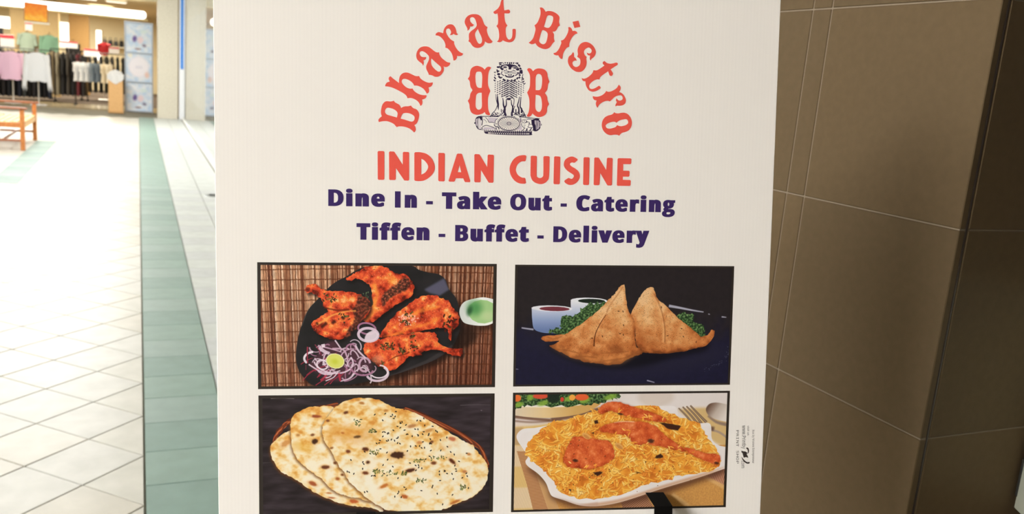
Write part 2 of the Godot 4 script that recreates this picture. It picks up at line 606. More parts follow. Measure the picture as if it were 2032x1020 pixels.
# ------------------------------------------------------------------ the sign
func build_sign() -> void:
	var t := thing("menu_sign", "large cream restaurant sign board with red arched lettering and four food photos", "sign", Vector3(0.37506878, 1.43399405, -0.8414614))
	t.basis = Basis(Vector3(0.95384308, 0.05202474, 0.29576477), Vector3(-0.0117531, 0.99059233, -0.13634042), Vector3(-0.30007538, 0.12657121, 0.94548109))
	var st := mb()
	add_box(st, Vector3(-0.0103, -0.008, -0.0022), Vector3(0.6098, 0.64, 0.0044), 0.0004)
	obj("board", st, board_mat(), t)
	var red := mat(TITLE_RED, 0.5)
	var purple := mat(TEXT_PURPLE, 0.5)
	for m in [red, purple]:
		m.metallic_specular = 0.3
	var title := [
		"-145.1,143.2* -145.6,145.3 -144.3,147.4 -142.0,149.3* -142.9,152.7 -142.7,156.8 -141.5,161.4 -139.2,164.4 -136.7,165.4 -132.9,165.2 -129.2,166.1* -128.4,164.7 -126.3,163.5 -123.7,162.1 -122.5,160.5 -121.6,158.6* -119.5,159.9 -117.0,160.5 -114.1,160.7 -111.2,161.5* -110.1,160.0 -108.2,158.6 -105.7,157.8 -103.6,155.7 -102.4,152.4 -102.9,148.2 -104.1,144.4 -105.6,142.1 -107.5,140.8* -106.4,138.9 -105.9,136.4 -106.4,134.5 -107.6,133.0* -109.7,135.0 -113.1,137.3 -117.7,138.8 -121.9,139.2 -124.7,138.9 -126.1,138.2* -127.4,139.5 -129.1,141.3 -132.4,143.1 -136.6,144.3 -141.2,144.1;-136.2,158.5 -132.9,158.2 -129.6,157.2 -126.6,155.2 -125.3,152.7 -126.0,148.5* -127.8,148.9 -132.0,150.0 -135.8,151.0 -137.9,152.4 -138.7,154.4 -138.1,156.9;-122.0,147.3* -121.6,149.4 -120.1,152.4 -117.8,153.4 -114.0,153.4 -110.3,152.2 -107.7,150.2 -107.3,147.7 -108.3,145.4 -110.2,144.5 -113.2,145.0 -117.8,146.4",
		"-138.6,181.0* -138.4,182.6 -136.7,185.0 -133.8,186.1* -134.9,188.7 -134.3,191.0 -132.8,191.7* -130.9,189.9 -127.6,187.5 -124.0,184.9* -124.0,188.4 -123.0,192.2 -120.5,195.0 -117.2,196.1 -113.9,195.8 -110.1,194.2 -106.3,192.7 -102.7,192.8* -101.7,190.8 -99.2,188.7 -95.8,187.0 -92.4,186.1 -88.2,186.6* -88.4,184.5 -89.9,182.3 -92.8,181.0* -92.1,178.1 -92.7,175.6 -94.6,174.5* -95.5,176.3 -97.8,179.2 -100.8,181.2 -104.6,182.6 -108.1,182.7* -108.8,184.3 -110.9,186.5 -113.8,188.3 -117.2,189.4 -119.7,189.2 -121.1,187.5 -120.9,185.2 -118.8,182.6 -115.9,180.4 -112.5,179.3 -109.6,179.5* -108.5,177.6 -106.2,175.6 -102.8,173.8 -99.0,172.9 -94.8,172.9* -95.0,170.9 -96.5,169.2 -99.4,168.1* -99.0,165.8 -99.4,162.9 -101.2,161.3* -101.9,163.2 -104.0,166.1 -107.4,168.3 -111.2,169.4 -115.1,169.1* -115.8,171.2 -118.3,173.6 -122.5,176.0 -127.5,178.4 -131.3,179.9 -135.1,180.8",
		"-99.0,203.9* -99.4,205.4 -100.7,206.6 -103.2,208.4 -105.3,210.8 -106.0,214.1 -105.4,217.8 -103.5,221.2 -100.6,223.4 -96.9,224.2 -93.1,223.8 -89.7,221.7 -86.8,219.5 -84.2,218.3 -81.7,218.4* -81.5,216.5 -79.6,213.3 -76.6,210.7 -73.2,208.5 -69.8,207.8* -70.4,205.7 -72.3,203.9 -74.8,203.2 -76.9,203.8* -76.5,200.9 -77.3,197.9 -79.8,194.5 -82.7,192.8 -86.1,192.7 -89.1,194.0 -92.6,194.6* -93.1,196.4 -95.0,199.9 -95.4,203.2 -94.4,206.2 -93.2,208.7 -92.4,211.6 -92.8,214.1 -94.7,216.3 -97.2,218.1 -99.8,219.1 -101.8,218.4 -102.5,216.3 -101.4,214.0 -98.9,212.9 -95.5,213.0* -95.7,211.5 -96.8,210.2 -98.4,209.4* -98.0,207.3 -98.2,205.2;-89.8,211.7* -86.7,208.9 -82.9,205.7 -80.1,203.3 -79.4,200.8 -80.5,198.5 -82.8,198.2 -86.2,200.6 -89.1,203.8 -90.1,206.7 -90.3,209.6",
		"-85.7,236.1* -85.3,238.0 -83.0,239.5 -80.7,239.4 -77.7,238.6* -77.1,242.0 -75.7,244.9 -73.2,247.3 -70.3,248.2 -67.3,247.7 -65.0,245.1 -63.9,242.0 -63.2,239.1 -61.7,238.0* -63.2,237.2 -65.1,237.4 -66.6,238.4* -68.0,237.3 -70.6,236.8* -69.7,238.3 -69.3,240.2 -70.2,242.4 -71.9,243.7 -74.0,243.1 -74.8,240.8 -73.9,237.9 -71.8,234.7 -69.2,232.1 -65.9,230.3* -65.8,227.9 -64.1,224.2 -61.5,220.9 -59.0,219.1 -56.2,218.0* -57.2,216.1 -59.8,215.2 -62.7,215.3* -62.9,213.0 -64.4,210.8 -66.5,210.4* -66.9,213.3 -68.2,217.4 -70.4,220.6 -72.9,222.8 -75.3,223.6* -75.1,226.3 -76.4,230.0 -79.3,233.6 -82.3,235.6",
		"-52.0,242.2* -51.9,243.9 -52.7,245.9 -54.4,249.0 -54.9,251.7 -53.9,255.0 -51.4,257.8 -48.0,259.4 -44.2,259.8 -40.8,259.4 -37.8,257.5 -36.1,254.8 -34.8,251.6 -33.3,248.7 -30.3,246.5* -31.1,244.2 -30.6,240.9 -29.1,237.2 -26.9,234.0 -24.7,231.7* -26.0,230.2 -28.5,229.7 -31.1,230.3 -33.0,231.7* -33.4,229.6 -34.9,227.0 -37.8,225.0 -41.2,224.4 -44.2,225.0 -46.8,227.0 -48.5,229.5 -50.7,231.1* -50.1,233.2 -50.3,236.5 -49.9,239.4 -47.8,242.0 -44.9,244.2 -42.8,246.3 -42.0,248.8 -42.8,252.1 -44.1,255.0 -46.3,256.5 -48.4,256.1 -49.4,254.4 -48.8,251.9 -47.0,249.9 -45.1,248.9* -45.7,247.4 -47.4,246.8 -49.3,246.7* -49.5,244.8 -50.5,243.1;-40.7,244.5* -39.3,241.0 -37.6,237.8 -36.3,234.5 -36.2,231.1 -37.7,229.0 -40.0,229.3 -41.9,232.2 -43.3,235.9 -43.7,239.2 -42.7,241.7",
		"-15.7,275.9* -13.8,275.9* -13.5,270.8 -12.8,265.0* -10.9,265.2 -7.9,265.9 -6.4,264.0 -7.4,262.1 -10.0,261.8 -12.5,261.9* -12.3,257.6 -11.3,252.6 -9.1,249.0* -10.6,246.8 -10.8,242.6 -10.0,237.7 -8.3,235.0 -6.6,234.4 -4.5,235.8 -3.6,239.1 -3.5,245.2* -2.3,245.9 -0.6,245.7 0.0,244.7 -0.0,240.5 -0.6,236.3 -2.5,233.1 -6.1,231.5 -10.4,232.0 -13.9,233.4* -15.5,231.8 -17.6,231.2 -20.0,231.7* -18.5,233.6 -17.8,237.0 -18.0,241.1 -18.9,245.3 -20.9,248.1* -19.4,250.3 -19.2,254.8 -19.5,259.0 -20.0,261.5* -21.9,260.8 -23.6,261.3 -24.2,263.0 -21.9,264.7 -19.4,266.9 -17.4,270.3 -16.6,273.6",
		"25.6,269.3* 27.5,269.5 29.7,268.4 32.1,265.2* 34.4,266.0 37.9,266.0 41.3,265.1 44.8,263.1 47.0,260.7 47.3,258.2 46.9,254.8 48.0,251.3* 46.0,249.8 44.5,246.8 42.8,245.0 40.0,244.3* 41.6,241.6 41.7,237.5 42.5,234.0* 40.7,232.4 39.0,229.8 36.9,227.2 33.5,225.7 30.0,225.8 26.1,227.1 23.5,228.9 21.5,231.5* 19.6,230.6 17.1,230.3 14.2,231.7* 17.0,234.1 19.1,237.1 20.3,240.9 21.3,245.1 21.2,247.6 20.2,250.3* 23.1,253.1 25.1,257.4 26.4,261.6 26.5,265.8;30.5,249.2* 31.7,253.4 33.3,259.4 34.5,261.2 36.7,261.5 39.3,260.8 40.4,259.2 40.0,255.4 38.6,251.6 36.5,248.8 34.4,248.2 32.6,248.5;28.5,245.2* 29.7,245.6 31.8,244.9 34.0,243.3 34.8,241.0 34.2,236.4 32.9,232.5 30.8,230.8 28.7,230.9 26.5,232.3 25.5,234.4 26.4,238.6 27.6,242.8",
		"57.0,249.6* 58.9,249.8 60.7,248.3 61.8,245.8* 64.2,246.1 66.4,245.1 67.3,243.4* 64.7,242.5 61.8,239.5 59.7,235.6 58.7,232.2 58.6,229.0* 55.9,227.7 53.4,224.4 52.0,221.0 51.3,215.5* 49.3,216.1 47.7,217.9 46.8,219.4* 44.9,219.3 42.5,219.9 41.3,221.5* 44.4,222.7 47.3,226.3 49.0,230.2 49.8,232.7 49.3,235.2* 51.9,236.2 54.4,239.2 56.5,243.5 57.3,246.9",
		"62.9,223.6* 64.0,221.6 64.1,218.2* 65.8,217.0 67.4,214.3* 65.0,214.4 63.1,213.3 62.5,211.4 63.6,208.9 66.0,207.6 68.6,208.2 70.6,210.1 71.2,212.9 70.6,216.3 67.5,218.5* 68.3,221.3 67.8,225.1 68.6,228.9 71.1,232.6 74.6,234.4 78.0,234.6 82.0,233.1 85.6,229.9 87.9,225.3 87.5,221.5 85.8,218.7 83.3,216.7 82.7,214.8* 81.5,216.6 81.7,220.2* 79.2,220.8 77.9,223.5* 80.1,222.5 82.2,223.0 83.4,225.2 82.6,227.2 80.4,228.8 77.8,228.1 75.6,226.2 74.8,223.6 75.8,220.7 78.0,218.8* 77.6,216.5 78.1,212.7 77.4,208.5 75.3,205.0 72.3,202.8 68.8,202.3 65.3,203.2 60.9,206.3 58.2,210.4 57.4,214.2 58.4,218.4 61.0,220.6",
		"73.0,196.0* 75.6,195.3 79.1,196.6 82.5,199.3 84.8,201.9 85.8,204.8* 89.4,204.7 93.2,206.8 97.8,210.1* 96.0,212.0 96.1,213.9 97.9,215.0* 100.5,213.0 104.1,212.3 107.6,212.8 111.0,213.7 112.6,212.7 112.2,211.2 109.4,209.4 104.7,206.1* 106.5,203.8 107.6,201.7 106.6,199.6 105.3,199.1 103.7,200.1 102.1,204.1* 98.2,201.4 94.8,198.8 93.3,197.0 92.7,194.9* 90.0,195.0 87.0,193.9 84.0,191.7 81.9,189.1 81.5,186.9 82.8,184.8 85.5,184.6 88.5,185.8 92.4,188.3* 94.0,186.9 94.2,185.6* 91.2,183.4 87.3,181.8 84.2,181.8 81.1,183.1 78.9,186.0 77.7,188.9 77.2,192.5* 75.2,192.7 73.7,193.9",
		"114.3,190.0* 116.1,188.2 116.6,186.1 116.0,183.9 114.9,181.9* 117.1,181.4 119.8,179.3 121.9,175.9 122.7,173.0 121.9,169.9 119.3,167.9 115.7,167.2 112.7,167.2 111.6,166.2* 111.1,167.7 112.6,171.2* 111.6,172.7 112.2,175.5* 113.6,173.6 116.0,172.8 118.7,174.1 118.8,176.7 117.2,178.4 114.6,178.3 111.9,177.6 109.3,176.0 106.8,173.4 104.8,171.6* 102.8,172.2 100.2,171.9 96.7,170.5 93.7,168.3 92.2,166.4 91.4,164.4* 90.0,166.1 89.3,169.1 90.1,172.1* 87.4,172.9 85.9,175.0 85.8,176.9* 88.7,176.3 92.2,176.6 96.1,178.2 99.1,180.7 100.4,182.8* 103.0,182.0 106.5,182.8 110.4,185.0 112.6,187.0",
		"110.1,160.2* 111.4,159.2 114.5,158.9 118.0,159.6 122.0,159.7 125.6,158.1 128.6,154.5 130.1,149.8 129.5,145.0 127.0,141.1 123.5,139.1 119.5,137.9 117.6,136.4 116.3,134.6* 114.3,135.5 110.7,135.6 106.3,135.0 102.3,136.2 98.7,139.4 96.9,143.0 96.5,146.8 97.3,150.7 99.7,154.2 103.1,156.2 106.6,157.2 108.8,158.5;100.8,144.8 102.2,142.7 105.3,142.1 109.6,143.1 112.3,144.4 113.5,146.2* 116.2,145.2 119.3,145.2 123.3,146.4 125.7,148.4 125.6,151.0 124.0,152.7 120.9,152.6 116.9,151.6 114.3,150.0 113.0,148.7* 110.4,149.7 106.8,149.2 102.9,147.6 101.2,146.1"]
	for s in title:
		st = mb()
		add_sheet(st, curves(s), 0.12)
		if s == title[7]:
			add_sheet(st, curves("61.6,255.6* 68.1,257.1* 70.3,250.5* 63.8,249.1*"), 0.12)
		obj("title_letter", st, red, t)
	for s in ["-25.8,204.1* -28.1,205.0 -30.6,204.3 -32.8,201.7* -35.7,204.1 -41.5,205.5 -46.6,203.2 -48.5,199.0 -49.0,194.6 -50.9,191.4* -48.9,189.0 -47.9,183.3 -45.6,179.6* -47.8,175.8 -48.7,171.3 -50.6,168.1* -48.9,164.4 -48.2,159.4 -46.0,155.3 -40.8,153.4 -35.1,154.6 -32.2,156.6* -30.6,154.1 -27.4,153.3 -26.1,154.2* -28.1,158.6 -28.8,164.9 -28.6,172.5 -26.4,179.2* -28.8,185.1 -29.1,192.7 -28.3,199.6;-42.6,195.4 -41.7,198.6 -39.2,199.4 -36.6,198.8 -35.5,195.6 -35.4,189.4 -35.8,182.4* -38.6,182.2 -40.9,183.5 -42.2,187.3 -42.6,191.7;-35.7,177.1* -38.9,176.8 -41.4,174.7 -42.0,170.3 -42.2,164.6 -41.5,160.8 -39.0,158.9 -36.4,160.0 -35.3,162.9 -35.5,170.4",
			"13.0,203.1* 14.6,204.7 17.2,204.2 19.5,201.7* 22.4,204.0 26.2,204.8 31.4,204.0 34.7,200.9 35.8,195.9 37.7,190.7* 36.3,188.3 35.4,182.5 32.9,178.8* 35.3,174.9 36.0,171.1 37.7,167.0* 35.8,163.5 35.3,158.3 32.4,154.4 27.2,152.7 23.3,153.6 19.7,156.4* 18.1,153.8 15.5,152.7 13.4,153.6* 15.5,157.8 16.3,164.9 15.8,172.5 13.5,178.7* 16.0,183.9 16.5,190.9 16.0,197.8;22.8,181.5* 22.6,187.9 22.6,194.8 23.8,198.1 26.0,198.9 28.3,197.9 29.6,194.4 29.5,188.1 28.6,183.6 26.7,181.7;22.9,176.5* 26.8,175.9 28.8,173.5 29.9,167.8 29.7,162.0 27.8,158.5 25.2,158.7 23.2,161.2 22.6,166.3"]:
		st = mb()
		add_sheet(st, curves(s), 0.16)
		obj("emblem_letter", st, red, t)
	for s in ["-146.3,112.5* -139.1,112.5* -139.0,81.9* -146.0,81.8*", "-134.2,112.4* -128.7,112.3* -119.6,98.4* -119.5,112.2* -112.8,112.1* -112.6,81.5* -117.8,81.6* -126.8,94.7* -126.8,82.0* -133.9,81.8*", "-107.3,112.0* -100.6,112.1 -93.6,110.2 -88.1,105.1 -85.2,97.6 -86.2,91.3 -90.7,85.7 -96.2,82.2 -101.7,81.2 -107.1,81.5*;-99.8,105.2* -96.3,103.2 -92.9,98.8 -92.7,95.0 -95.6,90.5 -99.7,88.2*",
			"-81.6,111.9* -74.6,111.8* -74.5,81.3* -81.4,81.4*", "-61.5,111.5* -56.2,111.5* -46.3,80.9* -52.7,81.0* -54.5,85.0* -62.5,85.0* -63.8,81.2* -70.7,81.2*;-58.7,99.1* -56.7,91.5* -60.5,91.6*", "-42.8,111.4* -37.1,111.2* -28.7,97.6* -28.3,111.2* -21.5,111.0* -21.6,80.7* -26.8,80.8* -35.4,94.3* -35.6,81.0* -42.5,81.0*",
			"14.1,111.0* 10.5,111.3 4.9,110.2 0.0,106.6 -3.4,100.6 -4.2,95.0 -2.5,88.7 1.8,83.2 7.5,80.5 14.3,80.4* 13.1,86.9* 9.5,87.0 5.2,89.6 2.9,93.7 2.9,97.2 4.7,101.4 8.5,104.3 13.1,104.6*", "18.7,110.9* 25.5,110.8* 25.6,90.6 26.5,87.8 29.4,86.8 32.2,88.3 32.9,92.2 32.6,110.7* 39.5,110.7* 39.3,88.8 37.3,83.8 33.8,81.0 29.5,80.2 24.5,81.5 20.9,84.2 19.1,88.4 18.7,91.9",
			"44.4,110.8* 51.4,110.6* 51.3,80.3* 44.3,80.4*", "71.4,107.6* 67.4,110.0 63.8,110.9 59.6,109.5 56.4,106.6 55.3,102.4 56.2,98.9 59.2,95.5 63.5,92.7 66.4,90.7 66.5,88.6 64.4,86.5 60.8,87.6* 55.7,84.1* 58.1,81.4 62.4,79.8 67.4,80.8 71.6,84.4 73.5,89.4 72.1,94.3 68.4,97.7 64.1,100.1 62.3,101.8 62.6,103.6 64.7,104.4 67.0,103.9*",
			"77.1,110.4* 83.8,110.4* 83.9,80.0* 77.2,80.1*", "89.0,110.5* 94.0,110.3* 102.6,97.0* 103.2,110.4* 109.7,110.2* 109.6,80.0* 104.5,80.0* 96.1,93.3* 95.6,80.1* 89.0,80.0*", "115.1,110.1* 130.7,110.2* 130.5,103.7* 121.6,103.7* 121.7,96.6* 129.1,96.5* 128.9,90.0* 121.6,89.9* 121.6,86.5* 130.7,86.4* 130.4,79.9* 115.0,79.8*"]:
		var cs := curves(s)
		cs[0] = rounded(cs[0], 1.0)
		st = mb()
		add_sheet(st, cs, 0.12)
		obj("heading_letter", st, red, t)
	for wd in [["Dine", "-198.2,53.2 -198.2,70.8 -138.5,53.0"], ["In", "-127.7,52.4 -127.8,69.9 -104.2,52.4"], ["-", "-94.3,56.7 -94.3,60.4 -87.0,56.9"], ["Take", "-77.3,51.8 -77.5,69.5 -12.8,51.7"], ["Out", "-3.0,51.4 -3.3,68.9 43.3,51.5"], ["-", "52.7,56.3 52.6,60.0 59.6,56.4"], ["Catering", "70.1,51.1 69.7,68.3 181.7,51.6"],
			["Tiffen", "-168.4,17.4 -168.4,35.0 -90.5,17.4"], ["-", "-80.5,21.5 -80.5,25.2 -73.3,21.6"], ["Buffet", "-62.6,16.7 -62.8,34.2 18.2,16.9"], ["-", "27.6,20.9 27.6,24.6 34.6,21.0"], ["Delivery", "45.2,16.6 44.8,33.9 153.2,17.0"]]:
		var box := line_of(wd[1], 1)
		word(t, wd[0], box[0].x, box[2].x, (box[0].y + box[2].y) / 2, box[1].y - box[0].y, purple, 0.062)
	small_print(t)
	emblem(t)
	photo(t, "-272.6,-7.2* -16.6,-8.2* -16.6,-144.5* -272.6,-145.2*", 3.6, tandoori())
	photo(t, "3.6,-8.4* 252.3,-8.4* 252.6,-144.1* 3.6,-144.5*", 2.6, samosas())
	photo(t, "-272.6,-152.0* -16.7,-151.7* -17.0,-288.5* -272.0,-285.3*", 4.2, flatbread())
	photo(t, "3.8,-151.3* 252.4,-151.2* 253.3,-287.1* 3.3,-288.4*", 3.0, biryani())


func board_mat() -> StandardMaterial3D:
	var m := mat(Color.WHITE, 0.55)
	m.metallic_specular = 0.35
	var im := Image.create(512, 4, false, Image.FORMAT_RGB8)
	for x in 512:
		var k := 1.0 + 0.0025 * sin(TAU * x * 32.0 / 512.0) + 0.006 * (hash1(x) - 0.5)
		for y in 4:
			im.set_pixel(x, y, Color(BOARD.r * k, BOARD.g * k, BOARD.b * k))
	m.albedo_texture = ImageTexture.create_from_image(im)
	m.uv1_triplanar = true
	m.uv1_scale = Vector3.ONE * 8.0
	return m


# the outlines of a word in a bold face, widened, fitted between x0 and x1 on a baseline
func word(t: Node3D, text: String, x0: float, x1: float, base: float, cap: float, m: Material, weight: float, turn := 0.0, pivot := Vector2.ZERO, face := "Droid Sans", bold := true, called := "") -> void:
	var f := SystemFont.new()
	f.font_names = PackedStringArray([face])
	f.font_weight = 700 if bold else 400
	var ts := TextServerManager.get_primary_interface()
	var rid: RID = f.get_rids()[0]
	var size := 100
	var pen := 0.0
	var glyphs := []
	var lo := 1e9
	var hi := -1e9
	for ch in text:
		var gi := ts.font_get_glyph_index(rid, size, ch.unicode_at(0), 0)
		var d := ts.font_get_glyph_contours(rid, size, gi)
		var loops := []
		var start := 0
		for e in d.get("contours", []):
			var loop := PackedVector2Array()
			var seg: Array = Array(d.points).slice(start, e + 1)
			start = e + 1
			var n := seg.size()
			for i in n:
				var p: Vector3 = seg[i]
				var q: Vector3 = seg[(i + 1) % n]
				if int(p.z) == 1:
					loop.append(Vector2(p.x, -p.y))
				elif int(p.z) == 0:
					var o: Vector3 = seg[(i + n - 1) % n]
					var a := Vector2(o.x, -o.y)
					if int(o.z) != 1:
						a = (a + Vector2(p.x, -p.y)) / 2
					var b := Vector2(q.x, -q.y)
					if int(q.z) != 1:
						b = (b + Vector2(p.x, -p.y)) / 2
					for k in range(0 if int(o.z) != 1 else 1, 5):
						var s := k / 5.0
						loop.append(a.lerp(Vector2(p.x, -p.y), s).lerp(Vector2(p.x, -p.y).lerp(b, s), s))
			loops.append(loop)
		if ch == "I" and face == "Droid Sans":
			loops = [PackedVector2Array([Vector2(9, 0), Vector2(24, 0), Vector2(24, 71.4), Vector2(9, 71.4)])]
		var adv: float = ts.font_get_glyph_advance(rid, size, gi).x
		var outer_cw := false
		var big := 0.0
		for l in loops:
			var ar := absf(area(l))
			if ar > big:
				big = ar
				outer_cw = Geometry2D.is_polygon_clockwise(l)
		var shapes := []
		var holes := []
		for l in loops:
			var is_outer: bool = Geometry2D.is_polygon_clockwise(l) == outer_cw
			var q: PackedVector2Array = l
			if weight > 0.0:
				var tall := PackedVector2Array()
				for v in l:
					tall.append(Vector2(v.x, v.y * 2.4))
				var off := Geometry2D.offset_polygon(tall, weight * size if is_outer else -weight * size * 0.5, Geometry2D.JOIN_MITER)
				if off.is_empty():
					continue
				q = PackedVector2Array()
				for v in off[0]:
					q.append(Vector2(v.x, v.y / 2.4))
			var moved := PackedVector2Array()
			for v in q:
				moved.append(v + Vector2(pen, 0))
				lo = minf(lo, v.x + pen)
				hi = maxf(hi, v.x + pen)
			if is_outer:
				shapes.append(moved)
			else:
				holes.append(moved)
		glyphs.append([shapes, holes])
		pen += adv + weight * size * 1.6
	var top := 71.4 + 2.0 * weight * size / 2.4
	if text == "-":
		top = 13.0 + 2.0 * weight * size / 2.4
	var sx := (x1 - x0) / (hi - lo)
	var sy := cap / top
	var whole := mb()
	for i in glyphs.size():
		var st := mb() if called == "" else whole
		if glyphs[i][0].is_empty():
			continue
		for sh in glyphs[i][0]:
			var cs := []
			for l in [sh] + glyphs[i][1]:
				var q := PackedVector2Array()
				for v in l:
					var dy: float = v.y + weight * size / 2.4
					if text == "-":
						dy -= 23.0
					q.append(pivot + Vector2(x0 + (v.x - lo) * sx, base + dy * sy).rotated(turn))
				cs.append(q)
			add_sheet(st, cs, 0.12)
		if called == "":
			obj("text_letter", st, m, t)
	if called:
		obj(called, whole, m, t)


func area(p: PackedVector2Array) -> float:
	var a := 0.0
	for i in p.size():
		a += p[i].cross(p[(i + 1) % p.size()])
	return a / 2


# the printer's small lines, reading downwards beside the rice photo
func small_print(t: Node3D) -> void:
	var black := mat(Color8(66, 56, 50), 0.5)
	var grey := mat(Color8(96, 84, 76), 0.5)
	for l in [["Run by Women Entrepreneur", "281.2,-197.1 282.7,-236.5", 2.3, grey, "Droid Serif", false], ["visit us", "274.9,-192.2 275.4,-203.5", 2.4, grey, "Droid Sans", false], ["www.Printby", "268.8,-191.8 269.9,-219.2", 4.3, black, "Droid Sans", false], [".com", "269.4,-232.5 269.8,-241.8", 4.3, black, "Droid Sans", false], ["PRINT SHOP", "262.0,-197.4 263.5,-236.6", 2.8, black, "Droid Sans Mono", false]]:
		var ends := line_of(l[1], 1)
		word(t, l[0], 0.0, ends[0].distance_to(ends[1]), 0.0, l[2], l[3], 0.0, (ends[1] - ends[0]).angle(), ends[0], l[4], l[5], "small_print")
	var st := mb()
	for s in ["274.4,-218.6* 275.4,-217.7 277.2,-218.6 278.0,-221.1 277.8,-223.9 276.4,-225.3* 276.7,-222.5 276.2,-220.4 275.1,-219.3", "269.0,-221.3* 271.0,-222.0 274.6,-222.8 273.9,-225.2 269.6,-223.8", "270.4,-224.5* 274.7,-225.2 276.9,-228.1 277.3,-230.0* 274.8,-229.1 272.1,-229.7*", "269.3,-228.3* 271.3,-230.8 275.0,-234.3 277.5,-235.1 278.9,-234.7 279.5,-236.1 278.3,-236.8 275.8,-236.6 272.9,-234.6 270.3,-231.4", "273.1,-222.4* 276.0,-223.9 274.7,-226.6 272.3,-228.0* 272.5,-225.2"]:
		add_sheet(st, curves(s), 0.12)
	obj("small_print", st, black, t)


func photo(t: Node3D, corners: String, border: float, picture: Canvas) -> void:
	var c: PackedVector2Array = curves(corners, 1)[0]
	var x0 := (c[0].x + c[3].x) / 2
	var x1 := (c[1].x + c[2].x) / 2
	var y0 := (c[2].y + c[3].y) / 2
	var y1 := (c[0].y + c[1].y) / 2
	var st := mb()
	add_sheet(st, [PackedVector2Array([Vector2(x0, y0), Vector2(x1, y0), Vector2(x1, y1), Vector2(x0, y1)])], 0.06)
	obj("photo_border", st, mat(Color8(45, 36, 28), 0.5), t)
	st = mb()
	var u := border / (x1 - x0)
	var v := border * 0.8 / (y1 - y0)
	for k in [0, 1, 2, 0, 2, 3]:
		var q: Vector2 = [Vector2(u, 1 - v), Vector2(u, v), Vector2(1 - u, v), Vector2(1 - u, 1 - v)][k]
		st.set_uv(q)
		st.add_vertex(Vector3(lerpf(x0, x1, q.x), lerpf(y1, y0, q.y), 0.14) * 0.001)
	obj("food_photo", st, print_mat(picture.texture()), t)


# the lion and wheel between the two letters, printed in dark ink
func ink(cv: Canvas, list: Array, k: float, col: Color) -> void:
	for l in list:
		var part: PackedStringArray = l.split("|")
		var w0 := float(part[1]) * k
		var w1 := float(part[2]) * k if part.size() > 2 else w0
		cv.stroke(line_of(part[0], 4), w0 * 1.3, w1 * 1.3, col)


func ring(at: Vector2, r: Vector2, from := 0.0, to := TAU, turn := 0.0) -> PackedVector2Array:
	var p := PackedVector2Array()
	for i in 41:
		var a := lerpf(from, to, i / 40.0)
		p.append(at + Vector2(cos(a) * r.x, sin(a) * r.y).rotated(turn))
	return p


